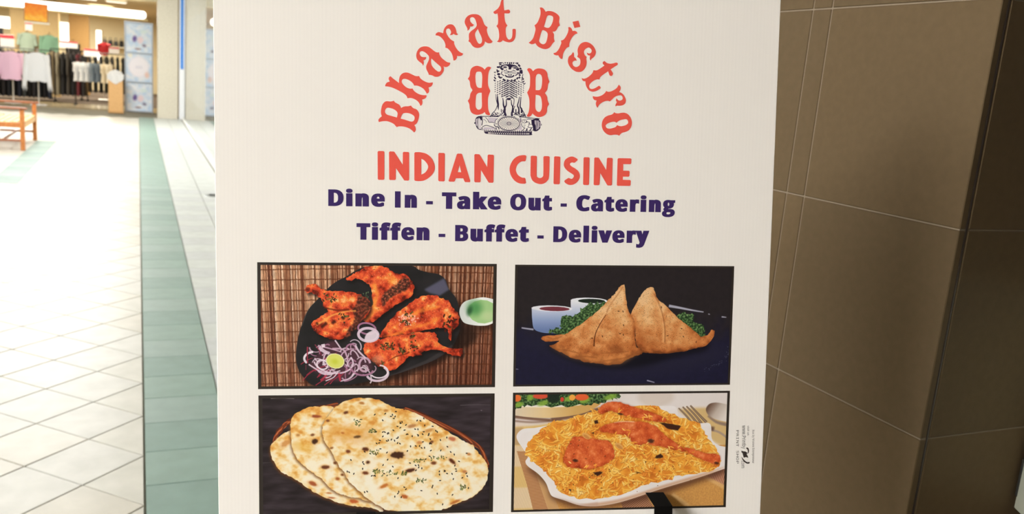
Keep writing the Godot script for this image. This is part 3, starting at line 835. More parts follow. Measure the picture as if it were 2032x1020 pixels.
func emblem(t: Node3D) -> void:
	var cv := Canvas.new(self, 80.0, 86.0, 12.0, BOARD)
	var pale := Color8(244, 236, 226)
	var mauve := Color8(214, 200, 208)
	cv.fill(curves("31.5,10.2* 32.5,7.7 35.2,6.4 41.4,5.7 46.2,6.1 49.6,7.1 52.4,10.4 52.5,11.6 50.4,12.2 48.7,10.9 50.7,9.5 49.7,8.3 47.6,7.7 45.5,8.1 44.2,9.1 43.7,11.1* 42.2,11.3 40.8,11.2* 41.0,9.4 40.1,7.9 38.0,7.2 35.9,7.4 34.1,8.5 33.6,9.6 35.7,10.6 35.3,11.6 34.0,12.5 32.2,11.0"), INK)
	ink(cv, ["30.4,5.0 33.5,4.4|30", "33.8,4.1 35.9,5.4|15", "36.9,3.8 37.6,5.0|27", "39.3,3.8 40.0,5.2|30", "42.0,3.6 42.1,5.7|30", "44.0,3.5 44.0,5.3|32", "46.9,3.7 45.8,5.1|27", "48.2,4.5 51.3,4.0|22", "49.6,5.5 51.3,4.7|18", "30.8,6.7 33.2,6.0|28", "29.3,8.3 29.2,10.1|46", "30.5,10.1 31.2,7.9|30", "28.2,11.8 29.2,13.5|32", "28.2,14.5 30.9,13.1|32", "28.9,16.2 31.3,17.1|52", "31.7,17.3 31.7,15.7|20", "30.0,18.8 32.7,20.8|42", "32.7,20.9 34.2,19.4|24", "34.8,21.7 37.2,23.0|38", "39.3,22.6 41.0,23.1|36", "43.7,22.4 45.6,23.0|34", "47.2,23.3 48.9,21.6|40", "49.9,21.4 51.4,19.5|38", "52.3,20.3 53.4,18.8|42", "51.3,5.7 53.3,7.9|42", "52.9,9.2 54.7,10.8|42", "54.2,11.5 54.7,13.7 54.5,15.4|72", "52.7,16.1 53.6,17.8|42", "51.9,15.5 53.2,14.4|32", "26.5,13.9 26.6,15.6|16", "25.1,14.6 26.2,15.2|14", "25.8,17.3 26.9,18.6|18", "25.6,19.6 27.3,22.1|28", "25.2,22.7 26.4,24.0|30", "56.7,16.0 56.0,18.4|16", "55.4,20.4 56.4,18.7|24", "56.1,21.7 57.5,20.4|38", "56.5,24.5 58.2,23.0|22", "57.9,26.8 59.4,25.2|20", "55.0,21.1 56.3,24.1 57.9,26.8|13", "34.3,9.3 36.0,8.3 37.8,8.2 39.0,9.0 37.9,9.7 35.3,9.7|12", "44.9,9.4 46.6,8.3 48.5,8.3 50.1,9.3 48.3,10.0 45.9,9.8|12", "35.6,9.5 37.0,9.0 38.4,9.4|20", "46.3,9.7 47.8,9.3 49.3,9.6|20", "35.2,13.2 37.7,12.9 40.8,13.6 42.9,14.6 46.3,15.3 49.8,14.9 51.1,14.0|9", "49.4,13.4 46.3,14.1 43.6,13.9 41.5,13.4 38.8,12.9|9", "36.1,14.3 38.8,14.7 41.7,13.7|9", "36.8,15.5 39.5,15.5 42.0,14.1|9", "42.9,13.4 45.6,12.7 48.3,11.9|10", "38.4,10.8 38.8,12.3|14", "36.4,12.1 37.4,12.9|14", "46.3,11.3 46.0,12.3|14", "47.8,11.9 47.5,12.8|14", "34.2,13.5 33.3,15.4 34.1,17.0 36.4,18.0|18", "51.3,13.8 50.8,15.8 48.3,17.7|22", "37.5,17.3 38.9,18.9 42.3,19.3 45.2,18.9 47.1,17.2|30", "40.2,16.8 42.2,16.2 44.5,16.8 43.6,17.6 41.6,17.7 40.2,16.8|13"], 0.0345, INK)
	# chevrons of the coat, row by row, smaller towards the sides
	var top := line_of("42.1,24.3", 1)[0]
	for j in 8:
		for i in range(-6, 7):
			var side: float = signf(i)
			var far := absf(i) / 6.0
			if j == 7 and absi(i) > 3 or absi(i) == 6 and j > 5:
				continue
			var at := top + Vector2(i * 2.55, j * 2.25 + far * 0.7 - (1.0 if i % 2 == 0 else 0.0) + 0.35 * (hash1(i * 31 + j) - 0.5))
			var half := lerpf(1.5, 0.5, far)
			var tilt := 0.5 + 0.25 * far
			if i == 0:
				cv.stroke(PackedVector2Array([at + Vector2(-1.7, 0.9), at + Vector2(0, -0.3), at + Vector2(1.7, 0.9)]), 0.95, 0.95, INK)
			else:
				cv.stroke(PackedVector2Array([at + Vector2(-half * side, -half * tilt), at, at + Vector2(half * side, half * tilt)]), lerpf(1.35, 0.8, far), lerpf(1.1, 0.6, far), INK)
	cv.fill(curves("28.9,39.5 29.8,40.2 30.5,44.8 31.1,48.6 30.9,55.2* 30.0,53.1 28.8,46.7"), INK)
	ink(cv, ["27.5,38.0 28.0,43.3 29.2,47.9|11", "29.2,50.1 28.3,53.2 26.4,56.3 24.1,58.6 21.9,62.5|14", "35.1,41.8 35.7,45.4 36.0,49.2 37.2,52.2|14|40", "39.0,43.8 39.1,49.1 37.6,52.2 37.1,55.2|16|44", "39.0,43.8 40.1,42.4 43.2,41.8 46.7,41.7 47.5,43.6|16", "39.9,42.9 43.7,42.8|44", "44.4,43.6 44.8,48.2 46.1,51.2 45.8,55.8 45.0,58.5|14|44", "47.5,43.6 47.2,48.1 46.1,52.7|14", "48.4,50.0 47.2,53.5 46.9,57.3|14", "53.3,40.0 52.5,44.9 51.3,49.6 52.7,52.6 52.9,57.1|14|36", "55.0,39.9 54.5,44.9 54.2,50.6 55.8,53.2 56.0,57.4|12|42", "54.2,51.0 57.4,55.5 60.6,61.7|16", "37.6,53.0 37.4,56.8 38.9,60.9|44", "45.0,58.5 45.8,60.9|44", "33.7,53.8 33.8,56.9|16", "49.6,53.4 49.7,58.7|22", "35.3,54.5 36.1,57.6|14"], 0.0386, INK)
	for k in 34:
		var right := k >= 15
		var a := line_of("23.8,61.3 36.9,57.5 47.3,57.3 59.4,60.4", 1)
		var x := lerpf(a[2].x, a[3].x, (k - 15) / 18.0) if right else lerpf(a[0].x, a[1].x, k / 14.0)
		var y := lerpf(a[1].y, a[0].y, hash1(k * 7 + 1))
		var d := Vector2(1.5, 0).rotated(hash1(k) * 3.0 + 0.4)
		cv.stroke(PackedVector2Array([Vector2(x, y) - d, Vector2(x, y) + d.orthogonal() * 0.4, Vector2(x, y) + d]), 0.5, 0.7, INK)
	# the drum
	cv.fill(curves("19.3,63.0* 29.1,63.4* 27.2,67.9* 20.8,68.1*;14.8,73.7* 25.9,73.4* 26.8,75.9* 14.8,76.2*"), mauve)
	cv.fill(curves("51.3,62.9* 56.1,63.3* 55.3,67.8* 54.7,66.7*;54.8,71.6* 56.5,71.6* 56.6,75.5* 50.4,75.6*"), mauve)
	cv.fill(curves("5.8,65.7 6.6,63.7 8.5,62.3 10.4,61.9 12.8,62.6* 12.4,66.3 11.0,65.3 9.4,63.9 9.5,74.9 11.5,75.4 12.9,76.6* 9.8,76.3 7.5,74.4 6.4,71.7 5.8,69.0"), INK)
	cv.fill(curves("68.2,64.1* 73.2,62.4 75.8,65.1 76.9,66.7 77.0,71.1 76.2,73.6 73.5,76.2 70.1,76.8* 70.4,71.3 68.5,68.6"), INK)
	ink(cv, ["7.2,64.8 7.1,68.4 7.7,72.2|36", "10.8,65.0 11.0,74.9|36", "9.2,64.8 9.5,74.9|20", "70.7,64.9 71.3,75.1|26", "72.3,65.0 72.7,75.1|14", "73.8,65.1 74.3,69.5 73.9,74.2|40", "75.9,66.3 76.3,69.2 76.0,72.3|26"], 0.0278, mauve)
	ink(cv, ["8.1,64.0 8.6,69.2 8.5,74.1|12", "9.9,64.5 10.4,69.7 10.3,75.3|10", "71.6,64.9 72.0,75.1|10", "74.6,66.7 74.8,69.5 74.7,73.4|10"], 0.0278, pale)
	for p in line_of("5.3,69.4 5.3,69.4", 1):
		cv.dot(p, Vector2(0.7, 0.8), 0.0, INK)
	for p in line_of("77.5,69.4 77.5,69.5", 1):
		cv.dot(p, Vector2(0.7, 0.9), 0.0, INK)
		cv.dot(p, Vector2(0.35, 0.5), 0.0, pale)
	ink(cv, ["13.5,65.2 13.3,68.8 12.8,71.8|24", "16.8,63.2 19.1,65.3 20.5,68.1 23.6,68.1 27.2,68.7 27.1,67.1 28.3,65.1 30.2,64.0|16", "13.4,73.3 17.0,71.7 20.9,72.2 25.1,73.5 27.5,74.8 27.1,76.3|18", "13.1,73.7 13.1,75.9|26", "25.9,70.1 29.5,69.5|14", "26.1,70.7 27.6,72.3 30.6,73.3 31.7,75.8|24", "28.1,73.4 29.3,76.1|22", "14.6,64.9 16.9,66.5 18.2,68.7|10", "12.7,62.8 13.2,64.1 12.2,66.3|22"], 0.0278, INK)
	ink(cv, ["56.9,64.7 56.4,66.1 57.6,67.7 60.1,67.9 61.2,66.0 60.4,64.6 56.9,64.7|14", "56.4,68.3 56.2,70.5 58.2,72.7 60.2,73.7|16", "60.1,67.9 62.9,66.8 64.6,67.5 63.9,69.2 64.1,70.6 63.0,72.6 67.2,72.8 69.4,70.9 68.8,69.4 64.0,69.2|15", "67.2,73.0 65.0,76.4|26", "59.3,73.8 56.9,76.4|20", "62.3,73.7 61.4,76.5|36", "61.5,66.5 62.3,66.5|36", "64.2,68.5 64.9,68.5|50", "61.4,63.9 66.5,64.2 68.5,68.6|14", "68.2,64.1 68.8,68.8 70.0,71.3 70.4,76.3|90", "58.6,66.0 59.2,66.0|40", "59.3,69.3 58.2,71.0|9", "60.4,69.9 59.0,72.4|9", "54.9,62.8 55.3,67.8|16"], 0.0278, INK)
	cv.fill(curves("15.3,77.1* 28.6,77.1* 42.1,77.4* 57.7,76.8* 67.6,76.4* 67.4,79.2 65.7,81.0 42.2,81.4 20.9,80.7 16.3,79.9"), INK)
	var teeth := line_of("20.4,79.6 42.7,80.0 65.3,79.5", 24)
	for k in range(0, teeth.size() - 1, 2):
		cv.dot(teeth[k], Vector2(0.55, 0.75), 0.0, pale)
	for row in ["13.2,76.4 42.1,76.9 69.3,75.5", "16.6,77.8 42.2,78.1 67.4,77.0"]:
		var beads := line_of(row, 26)
		for k in range(0, beads.size() - 1, 2):
			cv.stroke(PackedVector2Array([beads[k] + Vector2(-0.35, 0.5), beads[k] + Vector2(0.35, -0.5)]), 0.5, 0.4, INK if row == "13.2,76.4 42.1,76.9 69.3,75.5" else pale)
	for rope in ["11.1,62.3 22.6,61.7 30.3,61.6", "54.0,61.2 64.2,62.3 74.9,63.4"]:
		var knots := line_of(rope, 9)
		for k in knots.size():
			cv.stroke(PackedVector2Array([knots[k] + Vector2(-0.5, 0.7), knots[k] + Vector2(0.6, -0.7)]), 0.8, 0.5, INK)
	var hub := line_of("42.3,69.1 55.1,68.8", 1)
	var c := hub[0]
	cv.dot(c, Vector2(13.0, 8.1), 0.0, pale)
	cv.stroke(ring(c, Vector2(13.0, 8.1)), 0.3, 0.3, INK)
	cv.stroke(ring(c, Vector2(11.6, 7.2)), 0.8, 0.8, INK)
	for k in 24:
		var d := Vector2(cos(TAU * k / 24), sin(TAU * k / 24))
		cv.stroke(PackedVector2Array([c + d * Vector2(2.6, 1.9), c + d * Vector2(10.6, 6.5)]), 0.16, 0.42, INK)
	cv.dot(c, Vector2(2.4, 1.8), 0.0, INK)
	cv.dot(c, Vector2(1.6, 1.15), 0.0, pale)
	cv.dot(c, Vector2(0.9, 0.4), 0.0, INK)
	var st := mb()
	for k in [0, 1, 2, 0, 2, 3]:
		var q: Vector2 = [Vector2(0, 1), Vector2(0, 0), Vector2(1, 0), Vector2(1, 1)][k]
		st.set_uv(q)
		st.add_vertex(Vector3(-48.0 + 80.0 * q.x, 214.0 - 86.0 * q.y, 0.08) * 0.001)
	obj("lion_emblem", st, print_mat(cv.texture()), t)


# ------------------------------------------------------------------ the four food pictures
func meat(cv: Canvas, outline: String, lift: float, seed_: float, cols: Array) -> void:
	var poly := rough_edge(curves(outline)[0], 1.6, 2.0)
	var shadow := PackedVector2Array()
	for v in poly:
		shadow.append(v + Vector2(1.8, 2.6))
	cv.fill([shadow], Color8(18, 12, 10), 0.75, 1.6)
	cv.fill([poly], func(x: float, y: float, e: float, sl: float) -> Color:
		var n := broad.get_noise_2d(x * 2.0 + seed_, y * 2.0) * 1.15 + fine.get_noise_2d(x * 1.1 + seed_, y * 1.1) * 0.36
		var k := 0.41 + n * 0.66 + sl * 0.06 + (e - 0.7) * 0.35
		var c := ramp(k, cols)
		var spot := fine.get_noise_2d(x * 3.1 + seed_ + 40.0, y * 3.1 - seed_)
		if spot > 0.38:
			c = c.lerp(Color8(120, 34, 18), minf(0.6, (spot - 0.42) * 6.0))
		var shine := fine.get_noise_2d(x * 4.4 - seed_, y * 4.4 + 90.0)
		if shine > 0.40 and sl > -0.5:
			c = c.lerp(Color8(255, 196, 160), minf(0.5, (shine - 0.40) * 5.0))
		return c, 1.0, 0.0, lift)


func specks(cv: Canvas, at: Vector2, spread: Vector2, count: int, size: float, cols: Array, seed_: int) -> void:
	for k in count:
		var p := at + Vector2((hash1(seed_ + k * 3) - 0.5) * 2.0 * spread.x, (hash1(seed_ + k * 5 + 1) - 0.5) * 2.0 * spread.y)
		cv.dot(p, Vector2(size * (0.5 + hash1(k + seed_)), size * 0.5), hash1(k * 11 + seed_) * PI, cols[k % cols.size()], 0.9)


func tandoori() -> Canvas:
	var cv := Canvas.new(self, 256.0, 138.0, 4.0, Color8(90, 60, 40))
	# the split-bamboo mat: one tone for each sliver, crossed by dark threads
	var tones := [Color8(243, 214, 182), Color8(222, 178, 140), Color8(196, 148, 112), Color8(164, 112, 80), Color8(120, 70, 44), Color8(88, 44, 26)]
	var edge := [0.0]
	while edge[-1] < 260.0:
		edge.append(edge[-1] + 0.55 + hash1(edge.size()) * 1.25)
	var sliver := PackedInt32Array()
	for i in cv.w + 1:
		var k: int = sliver[-1] if i else 0
		while edge[k + 1] < i / cv.s:
			k += 1
		sliver.append(k)
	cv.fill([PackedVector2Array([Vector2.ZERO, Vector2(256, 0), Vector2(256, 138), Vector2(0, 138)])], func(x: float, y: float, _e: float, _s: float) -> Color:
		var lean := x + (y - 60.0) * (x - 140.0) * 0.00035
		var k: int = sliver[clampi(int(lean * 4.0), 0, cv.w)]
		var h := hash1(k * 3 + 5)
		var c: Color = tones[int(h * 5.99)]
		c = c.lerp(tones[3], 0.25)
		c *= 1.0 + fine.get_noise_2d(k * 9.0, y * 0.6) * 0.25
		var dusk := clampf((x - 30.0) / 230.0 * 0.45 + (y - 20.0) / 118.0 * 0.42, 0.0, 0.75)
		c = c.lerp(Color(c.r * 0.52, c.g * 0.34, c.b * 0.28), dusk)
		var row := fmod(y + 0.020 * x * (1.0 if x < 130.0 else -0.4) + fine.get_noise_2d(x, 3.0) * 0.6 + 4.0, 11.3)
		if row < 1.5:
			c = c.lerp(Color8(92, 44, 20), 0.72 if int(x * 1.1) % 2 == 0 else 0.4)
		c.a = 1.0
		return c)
	# the black plate and its shade on the mat
	var plate := curves("92.5,15.4 106.6,6.7 120.8,2.8 142.2,2.1 163.7,2.8 171.0,7.0 181.1,9.9 192.7,12.0 200.0,17.8 203.7,28.0 211.8,38.3 215.7,51.5 216.8,63.3 215.9,75.1 208.0,92.9 193.5,104.7 179.0,111.3 157.3,119.3 138.5,125.1 118.4,130.1 101.2,133.6 78.3,135.2 58.4,134.0 49.9,127.4 42.9,117.1 40.1,103.9 41.6,86.5 45.8,69.1 52.9,51.7 64.2,38.7 75.5,26.4 84.0,19.8")
	var shade := PackedVector2Array()
	for v in plate[0]:
		shade.append(v + Vector2(3.0, 4.5))
	cv.fill([shade], Color8(26, 14, 8), 0.8, 3.2)
	cv.fill(curves("204.9,69.2* 228.3,69.2 235.7,81.1 222.7,94.4 208.1,98.8 190.5,86.9*"), Color8(30, 18, 12), 0.75, 3.0)
	cv.fill(plate, func(x: float, y: float, _e: float, _s: float) -> Color:
		var k := 0.5 + broad.get_noise_2d(x * 0.8, y * 0.8) * 0.5
		return Color8(30, 29, 28).lerp(Color8(46, 43, 44), k))
	cv.mask(plate)
	cv.fill(curves("176.9,28.8* 198.5,16.0* 204.4,28.7* 193.6,35.7* 182.7,32.5*"), Color8(98, 96, 118), 0.85, 1.2)
	cv.fill(curves("138.5,125.1* 179.0,107.6* 208.0,89.9* 209.5,94.3* 179.0,112.7* 138.5,127.3*"), Color8(74, 66, 66), 0.6, 0.6)
	cv.stroke(line_of("61.4,41.6 52.9,51.7 46.5,69.1"), 0.5, 0.5, Color8(120, 116, 110), 0.6)
	cv.mask([])
	var orange := [Color8(104, 28, 14), Color8(180, 52, 26), Color8(220, 78, 42), Color8(238, 100, 52), Color8(246, 136, 62), Color8(252, 190, 122)]
	meat(cv, "93.2,17.6 99.5,12.5 106.6,9.6 113.7,4.5 123.7,2.5 132.2,3.6 140.8,7.9 149.4,11.5 156.6,12.2 162.4,18.0 166.0,25.2 164.0,35.5 156.8,39.9 146.8,46.5 138.2,51.6 129.6,58.9 121.0,65.5 113.9,64.7 109.6,61.8 112.4,57.5 118.1,53.1 121.0,47.2 120.9,37.1 120.2,28.3 118.0,23.3 113.8,21.1 105.2,17.1 98.1,20.0", 4.0, 3.0, orange)
	cv.fill([rough_edge(curves("135.2,31.5 143.8,25.6 156.6,15.1 161.7,20.9 158.9,28.2 149.6,33.3 139.5,39.2 133.1,47.2 131.2,38.5")[0], 2.0, 2.0)], func(x: float, y: float, e: float, sl: float) -> Color:
		return ramp(0.4 + fine.get_noise_2d(x * 2.4, y * 2.4) + sl * 0.05, [Color8(42, 26, 20), Color8(74, 44, 34), Color8(120, 62, 46), Color8(190, 110, 80)]), 0.88, 0.5, 3.0)
	for l in ["124.5,37.0 123.8,44.3 121.0,56.0 113.9,62.6", "121.6,22.5 125.2,28.3 126.7,37.0", "140.9,15.2 143.7,19.5 138.0,21.0"]:
		cv.stroke(line_of(l), 5.0, 3.0, Color8(252, 170, 66), 0.55, 1.2)
	meat(cv, "49.5,28.6 54.4,23.6 61.4,23.5 67.1,27.8 72.7,30.0 84.0,30.7 98.2,32.1 106.7,33.5 112.4,37.1 118.1,41.4 118.8,51.6 113.9,58.9 108.2,64.7 101.1,72.0 95.4,79.3 86.8,83.7 75.5,82.9 64.2,77.8 58.5,72.7 57.1,66.2 61.4,61.8 67.0,57.5 74.1,53.1 72.7,49.5 69.1,47.3 68.4,43.0 64.2,37.2 61.4,34.3 55.8,32.9 51.6,32.2", 4.0, 21.0, orange)
	cv.fill([rough_edge(curves("106.7,34.9 116.7,39.3 120.3,48.7 113.9,57.5 105.3,69.1 96.8,79.3 91.1,82.2 98.2,69.1 102.5,61.8 101.0,51.6 105.3,42.9")[0], 2.6, 2.0)], func(x: float, y: float, _e: float, _s: float) -> Color:
		return ramp(0.45 + fine.get_noise_2d(x * 2.0, y * 2.0), [Color8(38, 24, 20), Color8(70, 36, 28), Color8(104, 56, 42), Color8(160, 80, 56)]), 0.85, 0.7)
	cv.stroke(line_of("61.4,67.6 69.8,63.3 78.3,57.5 92.5,53.1 103.9,52.4"), 2.5, 1.5, Color8(250, 170, 80), 0.8, 0.4)
	cv.stroke(line_of("69.8,48.8 84.0,51.7 96.8,50.9"), 1.6, 2.2, Color8(110, 36, 16), 0.8, 0.4)
	for e in ["61.6,66.9 63.5,65.8", "67.0,70.5 72.7,65.5", "89.7,61.8 91.1,58.9", "78.3,66.2 81.9,63.3"]:
		cv.stroke(line_of(e), 2.8, 3.4, Color8(56, 22, 12), 0.85, 0.5)
	for q in line_of("53.0,28.6 52.3,30.1", 1):
		cv.blob(q, Vector2(3.4, 2.4), 0.3, Color8(90, 30, 20), 0.7)
	meat(cv, "129.0,79.4 134.0,72.1 141.1,61.8 149.7,53.0 159.7,45.7 169.8,38.4 178.4,35.4 188.5,34.7 194.3,37.6 203.1,41.2 207.5,47.1 213.4,54.4 215.7,61.8 214.3,69.2 207.8,75.1 206.8,85.4 205.0,84.0 203.4,73.6 196.1,71.0 186.0,72.1 171.5,75.0 157.0,78.0 144.1,80.2 134.0,82.3", 4.5, 45.0, orange)
	for l in ["136.9,75.0 149.8,66.2 164.1,56.0 181.4,47.1", "142.6,78.7 161.3,72.1 181.6,66.2 196.0,58.9", "161.2,57.4 178.5,51.5 195.9,47.1", "132.6,80.6 144.1,78.7 157.0,75.8"]:
		cv.stroke(line_of(l), 1.4, 3.2, Color8(252, 150, 56), 0.6, 0.9, true)
	for l in ["149.7,61.8 167.0,57.4", "152.6,58.9 171.4,60.4", "154.1,66.2 164.2,64.0"]:
		var q := line_of(l, 1)
		specks(cv, (q[0] + q[1]) / 2, Vector2(9, 3), 22, 1.3, [Color8(255, 196, 170), Color8(246, 150, 120)], int(q[0].x))
	specks(cv, line_of("157.0,65.5 157.0,66.2", 1)[0], Vector2(5, 3), 14, 1.2, [Color8(62, 70, 28), Color8(40, 40, 22)], 5)
	specks(cv, line_of("160.5,56.0 157.0,66.2", 1)[0], Vector2(6, 3), 14, 1.2, [Color8(92, 92, 44), Color8(70, 50, 30)], 15)
	specks(cv, line_of("204.8,66.2 157.0,66.2", 1)[0], Vector2(7, 9), 26, 1.8, [Color8(92, 26, 16), Color8(60, 20, 14), Color8(60, 60, 30)], 25)
	meat(cv, "111.8,94.0 114.0,88.1 124.0,85.2 135.4,82.3 149.8,79.4 164.3,76.5 178.7,75.8 188.9,76.5 191.9,83.9 193.4,88.4 202.2,92.8 211.0,94.4 218.3,94.4 219.8,98.8 216.9,102.5 208.1,101.8 200.8,98.0 193.5,95.8 183.3,95.7 176.0,97.2 173.1,101.6 161.5,103.0 157.2,107.4 147.2,116.3 138.5,117.7 128.4,113.2 121.2,108.0 115.4,102.8 112.6,98.4", 4.5, 77.0, orange)
	cv.stroke(line_of("138.4,108.1 147.1,103.0 157.2,100.1 161.5,97.9"), 0.8, 1.8, Color8(120, 34, 16), 0.85, 0.3)
	cv.blob(line_of("127.6,105.8", 1)[0], Vector2(9, 7), 0.0, Color8(255, 176, 130), 0.5)
	for s in [["138.4,91.2", 9.0, 4.0, 34], ["153.5,96.4", 4.0, 3.4, 26], ["166.5,93.5", 4.0, 3.0, 18], ["165.0,82.4", 3.0, 6.0, 14], ["132.7,111.4", 2.0, 3.0, 8], ["75.5,38.6", 8.0, 5.0, 26], ["91.1,60.4", 6.0, 5.0, 18]]:
		specks(cv, line_of(s[0], 1)[0], Vector2(s[1], s[2]), s[3], 1.3, [Color8(58, 66, 28), Color8(44, 30, 18), Color8(92, 104, 52), Color8(100, 40, 24)], s[3] * 7)
	specks(cv, line_of("113.1,34.9", 1)[0], Vector2(5, 4), 9, 1.0, [Color8(110, 130, 90), Color8(70, 90, 60)], 301)
	# sliced onion, red shreds and the lime half
	var violet := [Color8(226, 202, 216), Color8(206, 168, 188), Color8(176, 120, 148), Color8(238, 222, 230)]
	var heap := curves("53.1,111.5* 63.0,99.8 64.5,92.5 73.0,87.5 81.5,85.3 88.6,94.1 100.0,89.7 111.4,100.0 117.9,105.9 121.5,116.3 110.8,122.1 100.0,122.8 90.0,129.3 75.8,129.2 66.5,123.3 57.3,117.3")
	cv.fill(heap, Color8(96, 52, 66), 0.7, 1.5)
	for k in 46:
		var c := line_of("53.9,88.9 120.1,129.5", 1)
		var p := Vector2(lerpf(c[0].x, c[1].x, 0.08 + 0.86 * hash1(k * 3 + 2)), lerpf(c[0].y, c[1].y, 0.06 + 0.86 * hash1(k * 5 + 4)))
		var r := Vector2(4.0 + 7.0 * hash1(k * 7), 3.0 + 4.0 * hash1(k * 9))
		var a0 := hash1(k * 13) * TAU
		cv.stroke(ring(p, r, a0, a0 + 1.2 + 2.0 * hash1(k * 17), hash1(k) * PI), 1.0, 1.6, violet[k % 4], 0.85)
	for k in 16:
		var c := line_of("50.3,92.5 107.2,133.9", 1)
		var p := Vector2(lerpf(c[0].x, c[1].x, hash1(k * 3 + 90)), lerpf(c[1].y, c[0].y, 0.45 * hash1(k * 5 + 7) if k < 10 else hash1(k)))
		var d := Vector2(4.0 + 5.0 * hash1(k), 0).rotated(-0.9 + 0.7 * hash1(k * 2))
		cv.stroke(PackedVector2Array([p - d, p + d.orthogonal() * 0.1, p + d]), 1.1, 0.7, Color8(166, 44, 66), 0.85)
	for r in [["115.6,71.9", 9.5, 6.0, 2.0, 0, TAU, 0.2, 2], ["117.1,78.7", 10.6, 7.2, 3.0, 0.0, TAU, 0.1, 0], ["113.3,111.8", 5.8, 7.4, 2.4, 0.6, 6.0, 0.1, 1], ["126.9,121.5", 11.6, 8.4, 2.6, -0.9, 2.8, 0.0, 0], ["128.7,119.6", 9.6, 7.0, 1.6, -1.5, 2.6, 0.0, 3], ["80.0,108.0", 21.0, 13.0, 1.7, -0.6, 2.9, 0.15, 0], ["59.5,104.6", 10.6, 7.2, 2.4, 2.4, 4.6, 0.0, 3], ["110.8,115.5", 12.0, 8.0, 2.0, 0.2, 3.0, 0.1, 2], ["98.6,94.1", 5.0, 5.0, 1.8, 2.6, 6.4, 0.2, 2], ["72.9,117.4", 10.0, 5.0, 1.4, 0.2, 3.0, 0.1, 0], ["68.0,111.5", 6.0, 5.0, 1.6, 0.0, TAU, 0.5, 3]]:
		cv.stroke(ring(line_of(r[0], 1)[0], Vector2(r[1], r[2]), r[4], r[5], r[6]), r[3], r[3], violet[r[7]], 0.95)
	cv.fill(curves("112.8,86.1* 113.5,81.0 116.4,76.6 122.1,73.7* 127.1,76.6 127.8,80.3 124.3,84.7 118.6,86.3"), Color8(232, 214, 222), 0.95, 0.3)
	for l in [["63.4,90.4 75.8,93.7 88.6,97.7", 1.6, violet[1]], ["64.5,92.5 70.1,96.9 75.8,99.2", 4.0, violet[0]], ["81.5,84.6 85.0,89.7 88.9,95.5", 1.7, violet[0]], ["103.2,90.1 107.1,97.1 114.3,104.5", 2.2, violet[0]], ["78.6,94.1 90.0,94.8 94.3,102.9 95.0,108.8", 2.2, violet[1]], ["53.5,111.1 65.8,118.9 75.8,121.1 87.2,118.3", 1.6, violet[0]], ["68.7,88.9 69.4,92.6", 4.0, violet[3]], ["87.2,130.0 97.2,127.1 102.9,121.3", 1.4, violet[0]], ["71.5,129.5 80.0,125.6 85.0,119.0", 1.2, violet[3]], ["52.4,91.8 52.1,101.2 52.4,110.0", 1.5, Color8(160, 52, 72)], ["60.2,89.3 64.4,95.5 67.3,101.3", 1.0, Color8(150, 50, 74)], ["50.6,111.5 50.6,117.3", 1.0, Color8(120, 50, 66)], ["66.2,129.1 72.9,123.3", 2.4, Color8(176, 52, 72)], ["85.7,121.2 87.2,130.0", 2.4, Color8(184, 48, 68)], ["70.1,134.3 78.6,127.7", 1.2, Color8(156, 52, 66)]]:
		cv.stroke(line_of(l[0]), l[1], l[1] * 0.8, l[2], 0.92)
	var lime := line_of("81.8,107.6", 1)[0]
	cv.dot(lime + Vector2(0.6, 0.8), Vector2(10.4, 8.7), 0.3, Color8(60, 40, 40), 0.5)
	cv.dot(lime, Vector2(10.2, 8.4), 0.3, Color8(236, 232, 178))
	cv.dot(lime, Vector2(9.2, 7.5), 0.3, Color8(222, 222, 108))
	cv.blob(lime + Vector2(-0.5, 0.6), Vector2(6.5, 5.0), 0.3, Color8(206, 210, 66), 0.9, 0.1)
	# the cup of green dip, cut by the frame
	cv.fill(curves("214.9,57.4 218.7,69.2 235.7,75.1* 254.0,72.9* 253.6,41.1* 222.1,41.2"), Color8(40, 22, 14), 0.6, 2.5)
	cv.fill(curves("215.6,54.4 217.0,47.1 222.1,41.5 233.7,38.2 242.5,37.1 253.5,39.3* 253.9,65.5* 245.9,68.5 234.1,68.6 222.4,66.2 217.9,61.8"), func(x: float, y: float, _e: float, sl: float) -> Color:
		return Color8(206, 210, 204).lerp(Color8(244, 244, 238), clampf((x - 212.0) / 26.0, 0.0, 1.0)))
	cv.mask(curves("215.6,54.4 217.0,47.1 222.1,41.5 233.7,38.2 242.5,37.1 253.5,39.3* 253.9,65.5* 245.9,68.5 234.1,68.6 222.4,66.2 217.9,61.8"))
	var dip := line_of("241.2,53.1", 1)[0]
	cv.dot(dip, Vector2(16.6, 13.2), 0.1, Color8(168, 206, 138))
	cv.blob(dip - Vector2(9.0, 4.0), Vector2(14.0, 14.0), 0.0, Color8(84, 150, 84), 0.95, 0.1)
	cv.blob(dip - Vector2(14.4, 1.0), Vector2(5.0, 9.0), 0.25, Color8(40, 84, 52), 0.8, 0.1)
	cv.blob(dip + Vector2(6.0, 5.0), Vector2(12.0, 9.0), 0.0, Color8(196, 214, 158), 0.8, 0.1)
	cv.mask([])
	return cv


func leafy(cv: Canvas, outline: String, seed_: float) -> void:
	cv.fill([rough_edge(curves(outline)[0], 4.0, 3.0)], func(x: float, y: float, e: float, sl: float) -> Color:
		return ramp(0.42 + fine.get_noise_2d(x * 2.6 + seed_, y * 2.6) * 0.9 + sl * 0.08, [Color8(26, 42, 24), Color8(50, 78, 42), Color8(86, 118, 68), Color8(140, 164, 108)]), 1.0, 0.0, 2.0)


